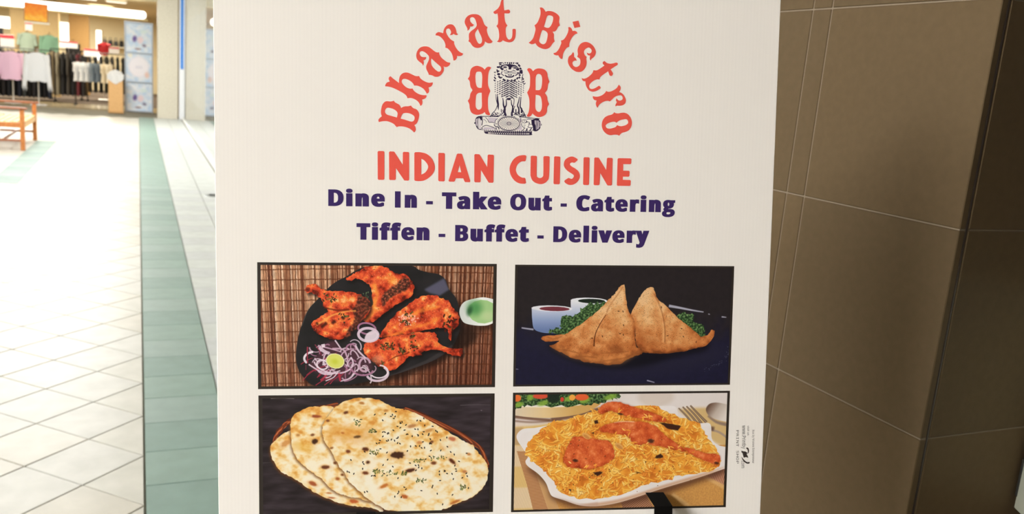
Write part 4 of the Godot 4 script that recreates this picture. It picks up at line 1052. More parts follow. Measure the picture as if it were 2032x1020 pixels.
func pastry(cv: Canvas, outline: String, seed_: float, top: float) -> void:
	var poly := rough_edge(curves(outline)[0], 1.0, 2.5)
	cv.fill([poly], func(x: float, y: float, e: float, sl: float) -> Color:
		var k := 0.92 - (y - top) / 105.0 + broad.get_noise_2d(x * 1.6 + seed_, y * 1.6) * 0.42 + fine.get_noise_2d(x * 1.4 + seed_, y * 1.4) * 0.10 + sl * 0.09 + (e - 0.75) * 0.55
		var c := ramp(k, [Color8(126, 66, 30), Color8(184, 104, 50), Color8(212, 136, 76), Color8(226, 164, 104), Color8(238, 192, 138)])
		var dot := fine.get_noise_2d(x * 4.0 + seed_, y * 7.0)
		if dot > 0.46:
			c = c.lerp(Color8(80, 46, 24), 0.7)
		return c, 1.0, 0.0, 5.0)


func samosas() -> Canvas:
	var cv := Canvas.new(self, 249.0, 136.0, 4.0, Color8(40, 35, 38))
	cv.fill([PackedVector2Array([Vector2.ZERO, Vector2(249, 0), Vector2(249, 136), Vector2(0, 136)])], func(x: float, y: float, _e: float, _s: float) -> Color:
		var k := smoothstep(50.0, 95.0, y + broad.get_noise_2d(x * 1.2, y * 1.2) * 16.0)
		var c := Color8(41, 35, 36).lerp(Color8(30, 28, 50), k)
		return c * (1.0 + fine.get_noise_2d(x * 0.9, y * 0.9) * 0.1))
	cv.fill(curves("3.0,83.8 51.3,103.8 94.5,118.3 166.9,121.7 225.3,111.9 246.9,96.0 230.4,90.2 136.8,84.2"), Color8(36, 34, 52), 0.8, 5.0)
	for l in [["174.7,45.3 186.4,47.3 201.1,50.1 215.1,52.3", 3.2, 1.2], ["220.6,54.4 222.6,55.0", 1.2, 1.0], ["236.3,57.7 241.9,58.3", 1.6, 1.0], ["8.3,70.1 15.4,71.2 21.7,72.0", 1.4, 2.0], ["151.9,130.2 160.7,132.6", 1.4, 0.9], ["2.8,116.3 5.6,116.6", 0.7, 0.5]]:
		cv.stroke(line_of(l[0]), l[1], l[2], Color8(190, 188, 204), 0.9, 0.3)
	for k in 60:
		var a := line_of("242.3,91.6 245.6,101.8 238.5,109.0 228.3,114.8 218.1,119.1", 8)
		var p := a[int(hash1(k) * (a.size() - 1))] + Vector2(hash1(k * 3) - 0.5, hash1(k * 5) - 0.5) * 4.0
		cv.dot(p, Vector2(0.8 * hash1(k * 7), 0.3), hash1(k) * PI, Color8(120, 120, 140), 0.6)
	# white cups of sauce
	for cup in [["62.7,39.9* 63.1,47.2 65.2,58.5 84.6,67.0* 104.4,58.5* 104.0,39.4*", "83.3,39.6", 21.0, Color8(30, 40, 30)], ["19.2,48.4* 20.0,61.3 22.4,71.5 31.2,75.4 42.2,76.2 53.5,74.9 62.8,68.4 64.7,48.9*", "41.8,48.4", 23.2, Color8(120, 52, 62)]]:
		cv.fill(curves(cup[0]), func(x: float, y: float, e: float, _s: float) -> Color:
			return ramp((y - 42.0) / 30.0, [Color8(226, 226, 232), Color8(188, 196, 216), Color8(142, 158, 196), Color8(110, 128, 172)]))
		var c := line_of(cup[1], 1)[0]
		cv.dot(c, Vector2(cup[2], 3.4), 0.02, Color8(232, 232, 236))
		cv.dot(c + Vector2(3.0, 0.5), Vector2(cup[2] * 0.74, 2.5), 0.02, cup[3])
	leafy(cv, "39.4,75.4 41.4,71.5 50.6,70.5 51.9,64.2 56.0,55.7 61.0,57.8 67.3,55.7 77.1,47.9 84.1,42.9 98.3,41.5 105.4,40.1 95.7,52.8 84.5,62.7 73.3,71.2 62.1,76.9 50.8,77.6", 4.0)
	leafy(cv, "186.1,59.9 188.0,52.7 193.9,52.7 201.3,55.6 206.0,64.2 214.9,68.5 218.0,72.8 216.7,79.3 209.4,79.3 200.3,71.4", 30.0)
	cv.fill(curves("36.9,89.6 80.0,112.5 137.7,115.7 181.0,104.4 218.8,95.9 209.6,84.3 93.6,84.1"), Color8(14, 12, 18), 0.75, 3.0)
	pastry(cv, "148.8,25.8 155.2,24.0 158.3,30.0 161.4,37.1 173.3,47.0 186.8,59.9 198.8,68.5 209.3,77.1 213.8,80.0 221.1,78.6 225.0,72.8 228.6,74.0 227.4,81.5 220.1,90.1 209.9,93.0 199.7,95.8 188.1,98.0 166.2,99.7 151.7,98.8 144.4,97.4 139.9,91.3 137.5,84.2 136.4,69.9 133.9,59.9 131.3,54.2 137.0,42.8 142.5,32.9", 12.0, 26.0)
	cv.stroke(line_of("156.9,31.4 163.0,42.8 168.1,57.0 170.9,72.8 171.1,87.1"), 0.6, 1.4, Color8(140, 74, 34), 0.75, 0.5)
	cv.stroke(line_of("155.5,31.4 161.6,42.8 166.7,57.0 169.5,72.8 169.6,87.1"), 0.6, 1.8, Color8(244, 190, 130), 0.6, 0.5)
	for b in [["141.1,59.9", 5.0], ["147.6,59.2", 4.0], ["153.4,59.9", 4.4], ["150.1,45.6", 6.0], ["184.7,85.7", 5.0], ["176.0,86.4", 4.0]]:
		cv.blob(line_of(b[0], 1)[0], Vector2(b[1], b[1] * 0.8), 0.0, Color8(246, 198, 138), 0.5, 0.1)
	cv.fill(curves("139.2,69.9 136.8,84.2 142.8,92.8 158.7,91.4 165.8,85.7 151.1,78.5"), Color8(156, 82, 36), 0.4, 4.0)
	pastry(cv, "120.7,22.3 123.3,23.0 125.3,35.8 127.9,49.9 133.2,58.5 136.4,69.9 137.8,89.9 145.2,94.9 144.5,100.2 137.3,102.5 128.7,105.9 120.2,111.3 105.8,112.2 92.8,110.0 79.9,109.1 74.1,106.1 64.1,103.9 55.5,98.9 45.4,94.1 39.7,90.7 43.2,89.3 50.9,84.7 36.8,86.0 30.8,81.8 36.6,79.0 56.4,77.4 64.8,72.6 78.8,62.7 92.8,51.4 104.0,40.1 112.3,31.6 117.2,24.5", 55.0, 24.0)
	cv.stroke(line_of("121.4,23.7 115.2,33.0 106.9,44.3 103.6,52.8"), 1.0, 2.4, Color8(178, 98, 48), 0.6, 0.6)
	cv.stroke(line_of("119.3,25.2 113.8,33.0 105.5,45.7 102.1,52.8 96.0,64.2"), 1.0, 1.6, Color8(246, 200, 146), 0.7, 0.5)
	cv.stroke(line_of("102.9,55.6 97.4,64.2 92.0,75.5 90.5,84.0 90.2,91.2"), 0.6, 1.3, Color8(84, 36, 14), 0.9, 0.2)
	cv.fill(curves("108.1,91.2 118.2,91.3 125.5,95.6 121.3,99.1 111.2,97.7"), Color8(138, 76, 34), 0.6, 2.0)
	cv.fill(curves("41.1,91.0 53.9,91.1 68.3,98.2 94.0,101.2 122.8,101.3 142.9,97.1 137.3,102.5 120.2,111.6 92.8,110.0 64.1,103.9"), Color8(224, 150, 84), 0.4, 2.0)
	for l in ["46.9,94.6 58.2,95.3 74.0,98.9", "65.5,103.2 79.8,102.5 94.1,104.0", "92.8,109.0 108.5,106.9 125.8,104.2 138.6,98.5", "98.3,99.0 111.2,98.4 129.9,97.0", "36.7,80.4 45.2,82.5 53.6,79.7"]:
		cv.stroke(line_of(l), 0.7, 1.3, Color8(150, 80, 36), 0.7, 0.6)
	for p in ["117.2,51.4", "122.2,51.7", "123.3,67.3", "119.5,76.7", "123.3,78.1", "99.5,79.8", "87.9,81.9", "166.1,47.0", "174.3,79.2", "192.6,80.3", "190.1,71.1", "207.7,86.5"]:
		cv.dot(line_of(p, 1)[0], Vector2(1.3, 0.5), hash1(p.length() + int(line_of(p, 1)[0].x)) * 2.0, Color8(70, 38, 18), 0.85)
	return cv


func naan(cv: Canvas, outline: String, seed_: float) -> Array:
	var poly := rough_edge(curves(outline, 7)[0], 1.2, 1.2)
	var shade := PackedVector2Array()
	for v in poly:
		shade.append(v + Vector2(-1.2, 1.6))
	cv.fill([shade], Color8(120, 66, 26), 0.75, 1.4)
	cv.fill([poly], func(x: float, y: float, e: float, sl: float) -> Color:
		var n := broad.get_noise_2d(x * 1.5 + seed_, y * 1.9) + fine.get_noise_2d(x * 0.9 + seed_, y * 1.2) * 0.45
		var k := 0.40 + n * 0.8 - sl * 0.03 + (0.8 - e) * 0.35 + (62.0 - y) * 0.0035
		return ramp(k, [Color8(250, 236, 206), Color8(248, 226, 180), Color8(243, 207, 140), Color8(236, 180, 96), Color8(222, 150, 66)]), 1.0, 0.0, 3.5)
	return [poly]


func char_spot(cv: Canvas, at: Vector2, r: Vector2, turn: float, dark: Color) -> void:
	cv.blob(at, r * 1.9, turn, Color8(224, 150, 70), 0.6, 0.2)
	var p := PackedVector2Array()
	for k in 22:
		var a := TAU * k / 22
		p.append(at + (Vector2(cos(a) * r.x, sin(a) * r.y) * (0.85 + 0.35 * (hash1(k + int(at.x * 7)) - 0.5))).rotated(turn))
	cv.fill([p], dark, 0.92, 0.5)


func flatbread() -> Canvas:
	var cv := Canvas.new(self, 256.0, 137.0, 4.0, Color8(40, 33, 33))
	cv.fill([PackedVector2Array([Vector2(4, 3), Vector2(252, 3), Vector2(252, 137), Vector2(4, 137)])], func(x: float, y: float, _e: float, _s: float) -> Color:
		var k := 0.35 + broad.get_noise_2d(x * 0.7, y * 3.0) * 0.8 + smoothstep(150.0, 250.0, x) * 0.4 * (1.0 - y / 100.0)
		return Color8(38, 31, 31).lerp(Color8(66, 55, 60), clampf(k, 0.0, 1.0)))
	for l in [["13.1,3.4 24.9,3.0 38.0,3.9", 0.9, Color8(190, 178, 170)], ["217.8,13.2 234.3,12.8 252.2,13.3", 0.7, Color8(110, 100, 104)], ["3.5,75.5 12.7,74.9", 0.6, Color8(96, 86, 84)], ["4.3,50.3 12.8,49.8", 0.5, Color8(80, 70, 70)], ["246.2,76.8 253.1,76.6", 0.5, Color8(96, 86, 88)]]:
		cv.stroke(line_of(l[0]), l[1], l[1] * 0.5, l[2], 0.85, 0.25)
	cv.dot(line_of("241.5,19.3", 1)[0], Vector2(1.0, 0.6), 0.0, Color8(120, 110, 116), 0.8)
	# the cane rim of the basket, a few strands twisted together
	for k in 5:
		var off := Vector2(0, 1.1 * (k - 2))
		for l in ["14.7,56.2 20.1,42.6 27.3,33.7 36.6,28.0 53.7,18.3 72.3,13.3 84.2,11.5", "156.6,16.7 179.7,26.1 200.3,36.4 221.0,47.9 234.8,57.5 244.4,68.3 249.7,83.9"]:
			var q := line_of(l)
			for i in q.size():
				q[i] += off + Vector2(0.9 * sin(i * 0.7 + k * 2.1), 0.7 * cos(i * 0.6 + k * 1.7))
			cv.stroke(q, 1.7, 1.4, [Color8(94, 40, 20), Color8(168, 84, 46), Color8(124, 56, 28), Color8(190, 104, 60), Color8(110, 48, 24)][k], 0.95)
	var dark := Color8(58, 30, 18)
	var back := naan(cv, "12.1,63.0 13.0,56.2 18.1,49.4 24.7,44.0 35.2,38.6 59.0,33.5* 112.4,89.7* 134.2,132.3 120.6,128.9 103.1,126.8 88.3,123.5 72.2,116.8 58.9,109.6 45.6,99.5 35.0,92.4 24.5,86.7 17.9,78.3 14.0,69.9", 5.0)
	cv.mask(back)
	for s in [["57.5,99.8", 5.0, 2.2, 0.4, Color8(168, 84, 46)], ["101.7,121.0", 5.4, 2.4, 0.1, Color8(196, 92, 44)], ["77.5,116.5", 4.4, 0.9, 0.1, Color8(176, 96, 60)], ["74.9,111.0", 3.4, 0.9, 0.1, Color8(196, 120, 70)], ["28.6,53.7", 6.0, 3.0, -0.6, Color8(214, 150, 84)]]:
		char_spot(cv, line_of(s[0], 1)[0], Vector2(s[1], s[2]), s[3], s[4])
	cv.mask([])
	var mid := naan(cv, "33.9,31.8 36.3,23.6 43.2,18.2 52.4,14.2 63.0,12.9 79.6,13.8 93.6,33.9* 120.6,117.9* 121.3,122.4 107.1,117.9 93.6,114.5 82.9,110.1 72.2,101.5 66.9,94.4 54.9,85.9 45.6,77.4 39.1,69.0 35.4,57.9 34.1,44.1", 33.0)
	cv.mask(mid)
	for s in [["61.7,23.9", 6.2, 1.8, 0.05, Color8(150, 66, 40)], ["59.6,52.1", 3.6, 3.4, -0.5, dark], ["57.3,44.7", 2.4, 1.2, -0.2, Color8(110, 60, 34)], ["71.2,81.3", 5.2, 2.2, 0.05, Color8(92, 44, 24)], ["84.2,94.8", 2.4, 1.9, 0.3, Color8(160, 84, 40)], ["41.8,44.8", 2.0, 1.4, 0.0, Color8(190, 130, 70)], ["53.6,87.2", 3.0, 1.2, 0.4, Color8(80, 60, 34)], ["81.6,76.9", 1.9, 1.6, 0.3, Color8(80, 40, 24)], ["89.3,90.4", 2.0, 1.3, 0.3, Color8(90, 44, 24)]]:
		char_spot(cv, line_of(s[0], 1)[0], Vector2(s[1], s[2]), s[3], s[4])
	cv.fill(curves("35.1,60.6 48.3,63.6 61.6,61.1 56.3,56.8 39.1,51.1"), Color8(232, 176, 70), 0.5, 2.4)
	cv.mask([])
	var front := naan(cv, "67.6,37.7 69.6,30.9 74.9,22.7 84.2,11.8 93.5,7.1 105.5,4.0 116.2,4.1 128.3,6.0 136.4,10.3 147.2,15.2 160.7,18.1 177.0,26.0 190.7,33.8 210.0,46.6 226.6,56.7 232.8,58.9 234.9,63.9 243.3,72.5 249.0,82.5 249.9,92.4 246.6,105.1 238.4,114.9 227.4,121.7 213.6,127.1 202.6,131.8 191.6,134.4 160.1,134.6 139.6,132.1 128.8,126.8 117.9,119.3 107.1,109.2 97.7,99.2 90.9,87.9 84.2,78.1 77.6,64.1 70.9,52.9 68.3,46.0", 61.0)
	cv.mask(front)
	cv.fill(curves("70.9,47.4 77.6,33.7 98.9,34.0 125.7,38.5 123.1,48.2 107.0,56.3 85.6,53.2"), Color8(226, 158, 72), 0.5, 4.0)
	cv.fill(curves("85.6,78.1 112.4,81.4 125.9,98.4 120.6,117.9 107.1,107.8 93.6,92.2"), Color8(248, 240, 216), 0.6, 4.0)
	cv.fill(curves("193.6,52.0* 221.0,53.8 232.1,61.0 221.2,72.1 201.9,66.2"), Color8(250, 242, 220), 0.6, 3.0)
	for s in [["149.5,69.2", 8.4, 4.6, 0.02, Color8(62, 32, 22)], ["114.4,61.9", 4.2, 2.4, 0.1, Color8(80, 36, 20)], ["95.6,64.0", 2.8, 2.0, 0.1, Color8(110, 52, 28)], ["163.2,86.8", 6.2, 2.3, -0.2, Color8(70, 32, 20)], ["210.0,77.5", 5.6, 2.0, 0.75, Color8(84, 36, 20)], ["105.6,47.6", 4.4, 1.6, -0.1, Color8(90, 60, 30)], ["114.4,88.9", 3.8, 1.9, 0.1, Color8(96, 46, 26)], ["117.1,76.7", 2.3, 1.9, 0.0, Color8(70, 40, 26)], ["134.8,104.2", 5.4, 2.0, -0.4, Color8(196, 110, 46)], ["157.2,116.8", 4.4, 2.2, 0.3, Color8(186, 92, 40)], ["209.3,51.5", 4.2, 2.4, 0.2, Color8(200, 110, 76)], ["93.1,20.1", 3.0, 1.6, -0.3, Color8(90, 44, 24)], ["73.6,29.0", 2.4, 1.5, 0.0, Color8(110, 60, 34)], ["186.8,54.7", 2.2, 1.7, 0.0, Color8(110, 62, 40)], ["189.0,78.9", 3.2, 1.9, 0.0, Color8(110, 56, 30)], ["223.5,89.4", 2.6, 1.8, 0.2, Color8(196, 124, 76)], ["77.6,59.9", 2.2, 1.2, -0.3, Color8(130, 80, 40)], ["89.6,43.0", 2.2, 1.0, 0.2, Color8(190, 100, 40)], ["105.5,5.8", 2.6, 1.4, 0.2, Color8(206, 144, 70)], ["110.2,9.6", 2.8, 1.4, 0.2, Color8(180, 112, 50)], ["136.4,18.3", 2.6, 1.3, 0.0, Color8(196, 130, 60)], ["213.6,124.3", 6.4, 1.6, -0.4, Color8(190, 106, 50)], ["183.9,41.4", 5.4, 1.8, -0.3, Color8(214, 150, 80)], ["164.9,36.2", 5.0, 2.0, -0.2, Color8(190, 130, 80)], ["173.2,55.2", 3.0, 1.8, 0.0, Color8(214, 140, 76)], ["228.1,69.4", 2.4, 1.4, 0.2, Color8(190, 120, 60)]]:
		char_spot(cv, line_of(s[0], 1)[0], Vector2(s[1], s[2]), s[3], s[4])
	# nigella seed and chopped herb
	var field := line_of("122.9,13.6 207.4,66.2 93.6,64.4 230.2,128.9", 1)
	for k in 150:
		var a: Vector2 = field[0] if k < 85 else field[2]
		var b: Vector2 = field[1] if k < 85 else field[3]
		var p := Vector2(lerpf(a.x, b.x, hash1(k * 3 + 8)), lerpf(a.y, b.y, hash1(k * 5 + 3)))
		cv.dot(p, Vector2(1.25, 0.62), hash1(k * 7) * PI, Color8(38, 26, 18), 0.95)
	for s in [["105.6,32.0", 4.0, 4.0], ["121.3,40.8", 3.6, 2.0], ["125.9,87.5", 4.6, 2.6], ["140.8,89.6", 9.0, 3.2], ["195.2,73.3", 9.4, 2.4], ["221.9,107.4", 3.0, 2.8], ["123.8,65.1", 5.0, 2.6], ["176.2,98.7", 6.0, 3.0], ["173.3,75.8", 6.0, 1.6], ["157.1,89.9", 3.0, 2.0]]:
		specks(cv, line_of(s[0], 1)[0], Vector2(s[1], s[2]), 18, 1.1, [Color8(60, 66, 30), Color8(110, 116, 56), Color8(80, 84, 44), Color8(150, 150, 80)], int(s[1] * 91 + s[2] * 17))
	cv.mask([])
	return cv


func biryani() -> Canvas:
	var cv := Canvas.new(self, 249.0, 137.0, 4.0, Color8(229, 218, 212))
	cv.blob(line_of("162.6,6.4", 1)[0], Vector2(26, 14), 0.0, Color8(214, 198, 184), 0.8, 0.6)
	cv.fill(curves("188.0,21.2* 213.1,19.3 247.4,20.4* 249.2,67.7* 230.9,58.5 213.9,42.1"), Color8(214, 180, 122), 1.0, 1.5)
	# cloth under the dish
	cv.fill(curves("-1.1,34.9* 38.8,35.4 84.5,25.1 110.3,16.0 105.0,36.2* 24.8,52.5* -0.6,66.6*"), Color8(226, 188, 112), 1.0, 1.0)
	cv.fill(curves("-1.2,32.0* 24.5,34.1* 43.1,35.5* 21.7,38.1 -1.0,39.2*"), Color8(226, 210, 198), 0.9, 1.0)
	cv.fill(curves("-1.0,40.6* 11.7,39.4* 19.5,72.7* -0.6,66.6*"), Color8(196, 160, 112), 1.0, 1.0)
	cv.fill(curves("-2.1,59.3* 249.0,63.2* 252.0,142.4* -0.9,136.3*"), func(x: float, y: float, _e: float, _s: float) -> Color:
		var c := Color8(214, 158, 84).lerp(Color8(198, 140, 76), 0.5 + fine.get_noise_2d(x * 3.0, y * 3.0))
		if x < 42.0:
			c = Color8(232, 204, 164).lerp(Color8(228, 190, 122), smoothstep(-0.2, 0.2, sin(y * 0.13 + 1.6)))
			c *= 0.97 + 0.05 * sin((x + y * 0.25) * 3.4)
		c.a = 1.0
		return c)
	cv.fill(curves("5.4,66.7* 16.5,66.9* 27.7,93.2* 42.2,135.1* 24.9,134.7* 17.2,104.6*"), func(x: float, y: float, _e: float, _s: float) -> Color:
		return Color8(164, 106, 64).lerp(Color8(206, 158, 112), 0.5 + 0.5 * sin((y + x * 0.12) * 3.6)))
	cv.fill(curves("27.7,93.2* 40.1,102.1* 55.2,135.4* 42.2,135.1*"), Color8(204, 158, 106), 1.0, 0.4)
	cv.fill(curves("124.9,125.2* 154.2,120.7* 165.0,136.6* 128.1,135.7*"), func(x: float, y: float, _e: float, _s: float) -> Color:
		return Color8(110, 70, 48).lerp(Color8(206, 150, 112), 0.5 + 0.5 * sin((y + x * 0.8) * 2.6)))
	cv.fill(curves("224.9,99.9* 248.4,88.5* 249.3,112.4*"), func(x: float, y: float, _e: float, _s: float) -> Color:
		return Color8(150, 92, 66).lerp(Color8(216, 164, 130), 0.5 + 0.5 * sin((x + y * 0.3) * 3.0)))
	for l in ["185.3,119.9 205.1,135.3", "169.1,125.5 178.3,134.6", "221.9,99.9 247.9,113.8"]:
		cv.stroke(line_of(l), 4.0, 5.0, Color8(226, 184, 128), 0.6, 0.8)
	# the salad bowl behind
	for l in [["2.3,27.0 21.5,29.7 43.0,31.8", 4.0], ["43.0,31.1 70.1,27.1 98.8,18.8", 4.6], ["2.4,32.1 24.5,33.8 55.9,31.6", 1.6]]:
		cv.stroke(line_of(l[0]), l[1], l[1] * 0.8, Color8(112, 72, 50), 0.85, 0.9)
	cv.fill(curves("-1.4,17.7* 11.3,15.7* 58.4,16.2 84.2,13.5 101.5,10.8* 95.9,16.6 81.6,23.6 60.1,27.7 38.6,29.1 17.2,27.9 -1.3,25.1*"), func(x: float, y: float, _e: float, _s: float) -> Color:
		return ramp(x / 105.0, [Color8(222, 204, 178), Color8(230, 200, 148), Color8(212, 168, 98), Color8(208, 160, 92)]), 1.0, 0.2)
	cv.stroke(line_of("11.3,15.8 31.3,16.6 58.4,16.3 75.6,14.5"), 1.0, 1.0, Color8(244, 234, 216), 0.9, 0.2)
	leafy(cv, "-1.7,0.5* 121.6,1.6* 120.5,6.0 110.1,8.7 98.7,13.0 84.3,14.3 55.5,16.1 24.1,15.4 11.3,15.8 4.3,18.4 -1.4,17.7*", 8.0)
	for p in [["81.3,9.2", 9.0, 5.0], ["110.1,5.9", 11.0, 4.4], ["7.0,13.5", 7.0, 4.0], ["34.0,12.3", 9.0, 4.0], ["62.5,7.6", 7.0, 4.0], ["19.7,5.7", 6.0, 5.0]]:
		cv.blob(line_of(p[0], 1)[0], Vector2(p[1], p[2]), -0.3, Color8(142, 178, 66), 0.85, 0.4)
	for p in [["4.8,6.3", 5.0, 4.6, Color8(232, 112, 52)], ["31.0,4.2", 10.0, 3.6, Color8(214, 82, 54)], ["77.6,5.8", 9.0, 4.4, Color8(228, 98, 52)], ["66.8,6.2", 4.0, 4.0, Color8(240, 168, 72)], ["55.4,8.2", 2.4, 3.0, Color8(206, 66, 50)]]:
		cv.blob(line_of(p[0], 1)[0], Vector2(p[1], p[2]), 0.0, p[3], 1.0, 0.75)
	cv.fill(curves("38.8,0.9* 52.4,1.0* 51.8,9.6 45.4,11.7 39.7,9.5"), Color8(34, 44, 34), 0.95, 0.6)
	# fork and spoon
	for l in [["189.4,19.5 198.6,28.6 206.3,38.1", 1.5], ["194.1,18.1 204.5,28.7 212.3,38.4", 1.6], ["198.5,17.5 209.0,28.0 217.0,37.7", 1.6], ["203.0,16.7 213.4,27.4 222.6,36.6", 1.8]]:
		cv.stroke(line_of(l[0]), l[1], l[1] * 1.8, Color8(120, 92, 70), 1.0, 0.2)
		cv.stroke(line_of(l[0]), 0.5, 0.9, Color8(196, 172, 148), 0.8, 0.3)
	cv.fill(curves("221.4,21.6 224.9,15.4 233.7,13.6 247.2,16.0* 248.0,36.6* 234.4,33.5 225.3,29.0"), func(x: float, y: float, _e: float, _s: float) -> Color:
		return ramp(0.15 + (x - 222.0) / 42.0 + (y - 10.0) / 60.0, [Color8(196, 178, 160), Color8(110, 82, 66), Color8(196, 180, 166), Color8(228, 216, 206)]), 1.0, 0.4)
	cv.stroke(line_of("223.9,28.9 234.6,36.4 248.1,39.9"), 2.0, 4.0, Color8(150, 124, 108), 0.95, 0.5)
	cv.stroke(line_of("227.4,45.2 238.0,48.3 248.7,55.8"), 2.4, 2.4, Color8(176, 150, 130), 1.0, 0.4)
	cv.stroke(line_of("210.8,37.6 222.8,42.2 231.9,44.5"), 4.0, 5.0, Color8(96, 66, 54), 0.8, 0.8)
	# the white dish with its shade on the cloth
	cv.fill(curves("18.2,84.3 40.2,108.0 46.2,122.7 78.4,134.5 128.0,132.0 171.9,121.1 216.1,107.2 245.7,95.9 230.4,88.2 98.1,109.2"), Color8(84, 50, 34), 0.8, 3.4)
	cv.fill(curves("4.8,49.3 7.6,44.3 13.2,41.1 24.6,40.4* 160.0,17.2* 174.6,16.7 186.5,18.6 190.6,31.5 201.8,36.0 215.2,37.4 227.2,38.6 229.6,55.6 237.0,63.1 249.1,66.2* 250.0,90.0* 230.7,96.3 208.5,103.3 171.7,113.7 142.5,123.1 120.6,129.1 98.7,132.0 78.3,130.8 59.3,124.2 46.9,119.8 42.9,113.9 38.7,103.6 29.9,93.2 18.2,84.3 15.3,78.4 18.0,72.7 12.2,63.9 6.3,55.1"), func(x: float, y: float, e: float, sl: float) -> Color:
		return ramp(0.95 + sl * 0.12, [Color8(190, 160, 140), Color8(226, 206, 192), Color8(238, 230, 226)]), 1.0, 0.0, 3.0)
	cv.fill(curves("78.3,130.1* 98.6,128.3 120.5,125.1 142.3,119.3 171.6,110.0 208.4,99.6 248.4,88.5* 230.7,96.3 208.5,103.3 171.7,113.7 142.5,123.1 120.6,129.1 98.7,132.0"), Color8(206, 160, 126), 0.85, 1.2)
	cv.fill(curves("46.9,120.1* 59.3,123.0 78.2,129.0 98.6,127.6* 98.7,132.0 78.3,130.8 59.3,124.2"), Color8(196, 160, 140), 0.7, 0.8)
	var gold := [Color8(176, 92, 28), Color8(220, 126, 40), Color8(238, 160, 56), Color8(246, 186, 80), Color8(250, 212, 122)]
	var heap := curves("15.1,70.4 16.4,61.1 24.7,49.6 33.2,41.1 45.9,33.3 55.9,32.7 70.2,28.6 81.6,24.4 96.0,22.4 102.4,15.9 151.2,17.2 161.4,16.5 183.8,27.7 201.7,33.1 213.7,37.6 223.2,52.5 232.6,64.5 239.3,76.4 238.7,88.3 223.2,95.4 200.9,97.2 178.8,102.7 149.4,109.5 120.3,120.3 98.5,123.6 75.2,121.9 54.7,114.4 48.8,105.2 38.4,91.9 31.1,84.5 21.0,77.1")
	heap[0] = rough_edge(heap[0], 3.2, 3.0)
	cv.fill(heap, func(x: float, y: float, e: float, sl: float) -> Color:
		return ramp(0.42 + broad.get_noise_2d(x * 1.5, y * 1.5) * 0.5 + sl * 0.05, gold), 1.0, 0.0, 3.0)
	cv.mask(heap)
	for k in 1900:
		var p := Vector2(15.0 + 230.0 * hash1(k * 3 + 1), 15.0 + 118.0 * hash1(k * 7 + 2))
		var turn := hash1(k * 11) * TAU
		var len := 2.2 + 2.6 * hash1(k * 13)
		var bend := Vector2(0, (hash1(k * 17) - 0.5) * 1.6).rotated(turn)
		var d := Vector2(len, 0).rotated(turn)
		var tone := 0.66 + broad.get_noise_2d(p.x * 1.5, p.y * 1.5) * 0.55 + (hash1(k * 19) - 0.5) * 0.5
		var c := ramp(tone, [Color8(224, 104, 44), Color8(236, 140, 52), Color8(243, 172, 66), Color8(248, 196, 88), Color8(252, 220, 136)])
		cv.stroke(PackedVector2Array([p - d + Vector2(0.25, 0.55), p + bend + Vector2(0.25, 0.55), p + d + Vector2(0.25, 0.55)]), 2.0, 2.0, Color8(160, 74, 22), 0.42, 0.0, true)
		cv.stroke(PackedVector2Array([p - d, p + bend, p + d]), 2.0, 2.0, c, 0.95, 0.0, true)
	cv.mask([])
	var flesh := [Color8(146, 46, 20), Color8(190, 72, 32), Color8(212, 92, 44), Color8(226, 114, 60), Color8(238, 150, 98)]
	for m in [["96.7,21.6 101.9,14.5 110.2,11.6 121.9,12.3 133.6,16.2 148.3,20.8 161.7,25.3 175.9,33.1 166.4,35.3 151.6,32.8 134.0,29.0 122.2,26.0 110.5,21.8 100.4,25.3", 13.0], ["98.0,43.4 105.1,37.7 118.1,35.0 134.1,34.4 148.8,35.3 162.1,39.9 174.2,50.3 186.3,59.3 200.0,69.9 185.1,67.4 173.2,64.3 159.8,62.4 152.4,60.0 140.7,61.9 130.2,51.5 118.4,48.4 105.3,46.4", 29.0], ["196.9,65.4 208.8,68.2 223.9,72.9 235.9,73.9 240.3,77.9 238.1,85.6 233.3,85.5 221.2,80.9 207.6,74.7", 47.0], ["58.3,78.0 59.6,70.5 63.7,60.4 69.3,52.0 79.3,51.2 93.9,54.3 108.5,56.7 114.8,64.1 116.5,74.3 112.0,80.4 100.5,86.1 88.9,88.8 77.3,87.7 67.1,86.6 61.3,83.6", 71.0]]:
		var poly := rough_edge(curves(m[0])[0], 1.2, 2.0)
		cv.fill([poly], Color8(120, 40, 10), 0.6, 1.4)
		var sd: float = m[1]
		cv.fill([poly], func(x: float, y: float, e: float, sl: float) -> Color:
			var c := ramp(0.5 + broad.get_noise_2d(x * 2.4 + sd, y * 2.4) * 0.5 + fine.get_noise_2d(x * 0.7 + sd, y * 0.7) * 0.16 + sl * 0.06 + (e - 0.8) * 0.3, flesh)
			var shine := fine.get_noise_2d(x * 3.4 - sd, y * 3.4)
			if shine > 0.40:
				c = c.lerp(Color8(248, 176, 130), minf(0.55, (shine - 0.4) * 5.0))
			return c, 1.0, 0.0, 4.0)
	for k in 90:
		# grains lying over the edges of the meat
		var along := line_of("96.1,27.4 125.2,28.5 154.6,34.7 172.3,37.1 125.8,51.1 140.8,63.0 162.9,64.8 185.1,69.6 206.2,77.3 111.3,55.3 117.7,77.3 88.9,89.2 64.3,86.6", 1)
		var p := along[k % along.size()] + Vector2(hash1(k * 3) - 0.5, hash1(k * 5) - 0.5) * 16.0
		var d := Vector2(2.0 + 1.6 * hash1(k), 0).rotated(hash1(k * 11) * TAU)
		cv.stroke(PackedVector2Array([p - d, p + d.orthogonal() * 0.2, p + d]), 1.6, 1.6, ramp(0.3 + hash1(k * 7) * 0.7, gold), 1.0, 0.0, true)
	cv.stroke(line_of("115.2,35.7 125.4,34.3 138.5,34.9"), 0.8, 1.2, Color8(250, 210, 180), 0.7, 0.4)
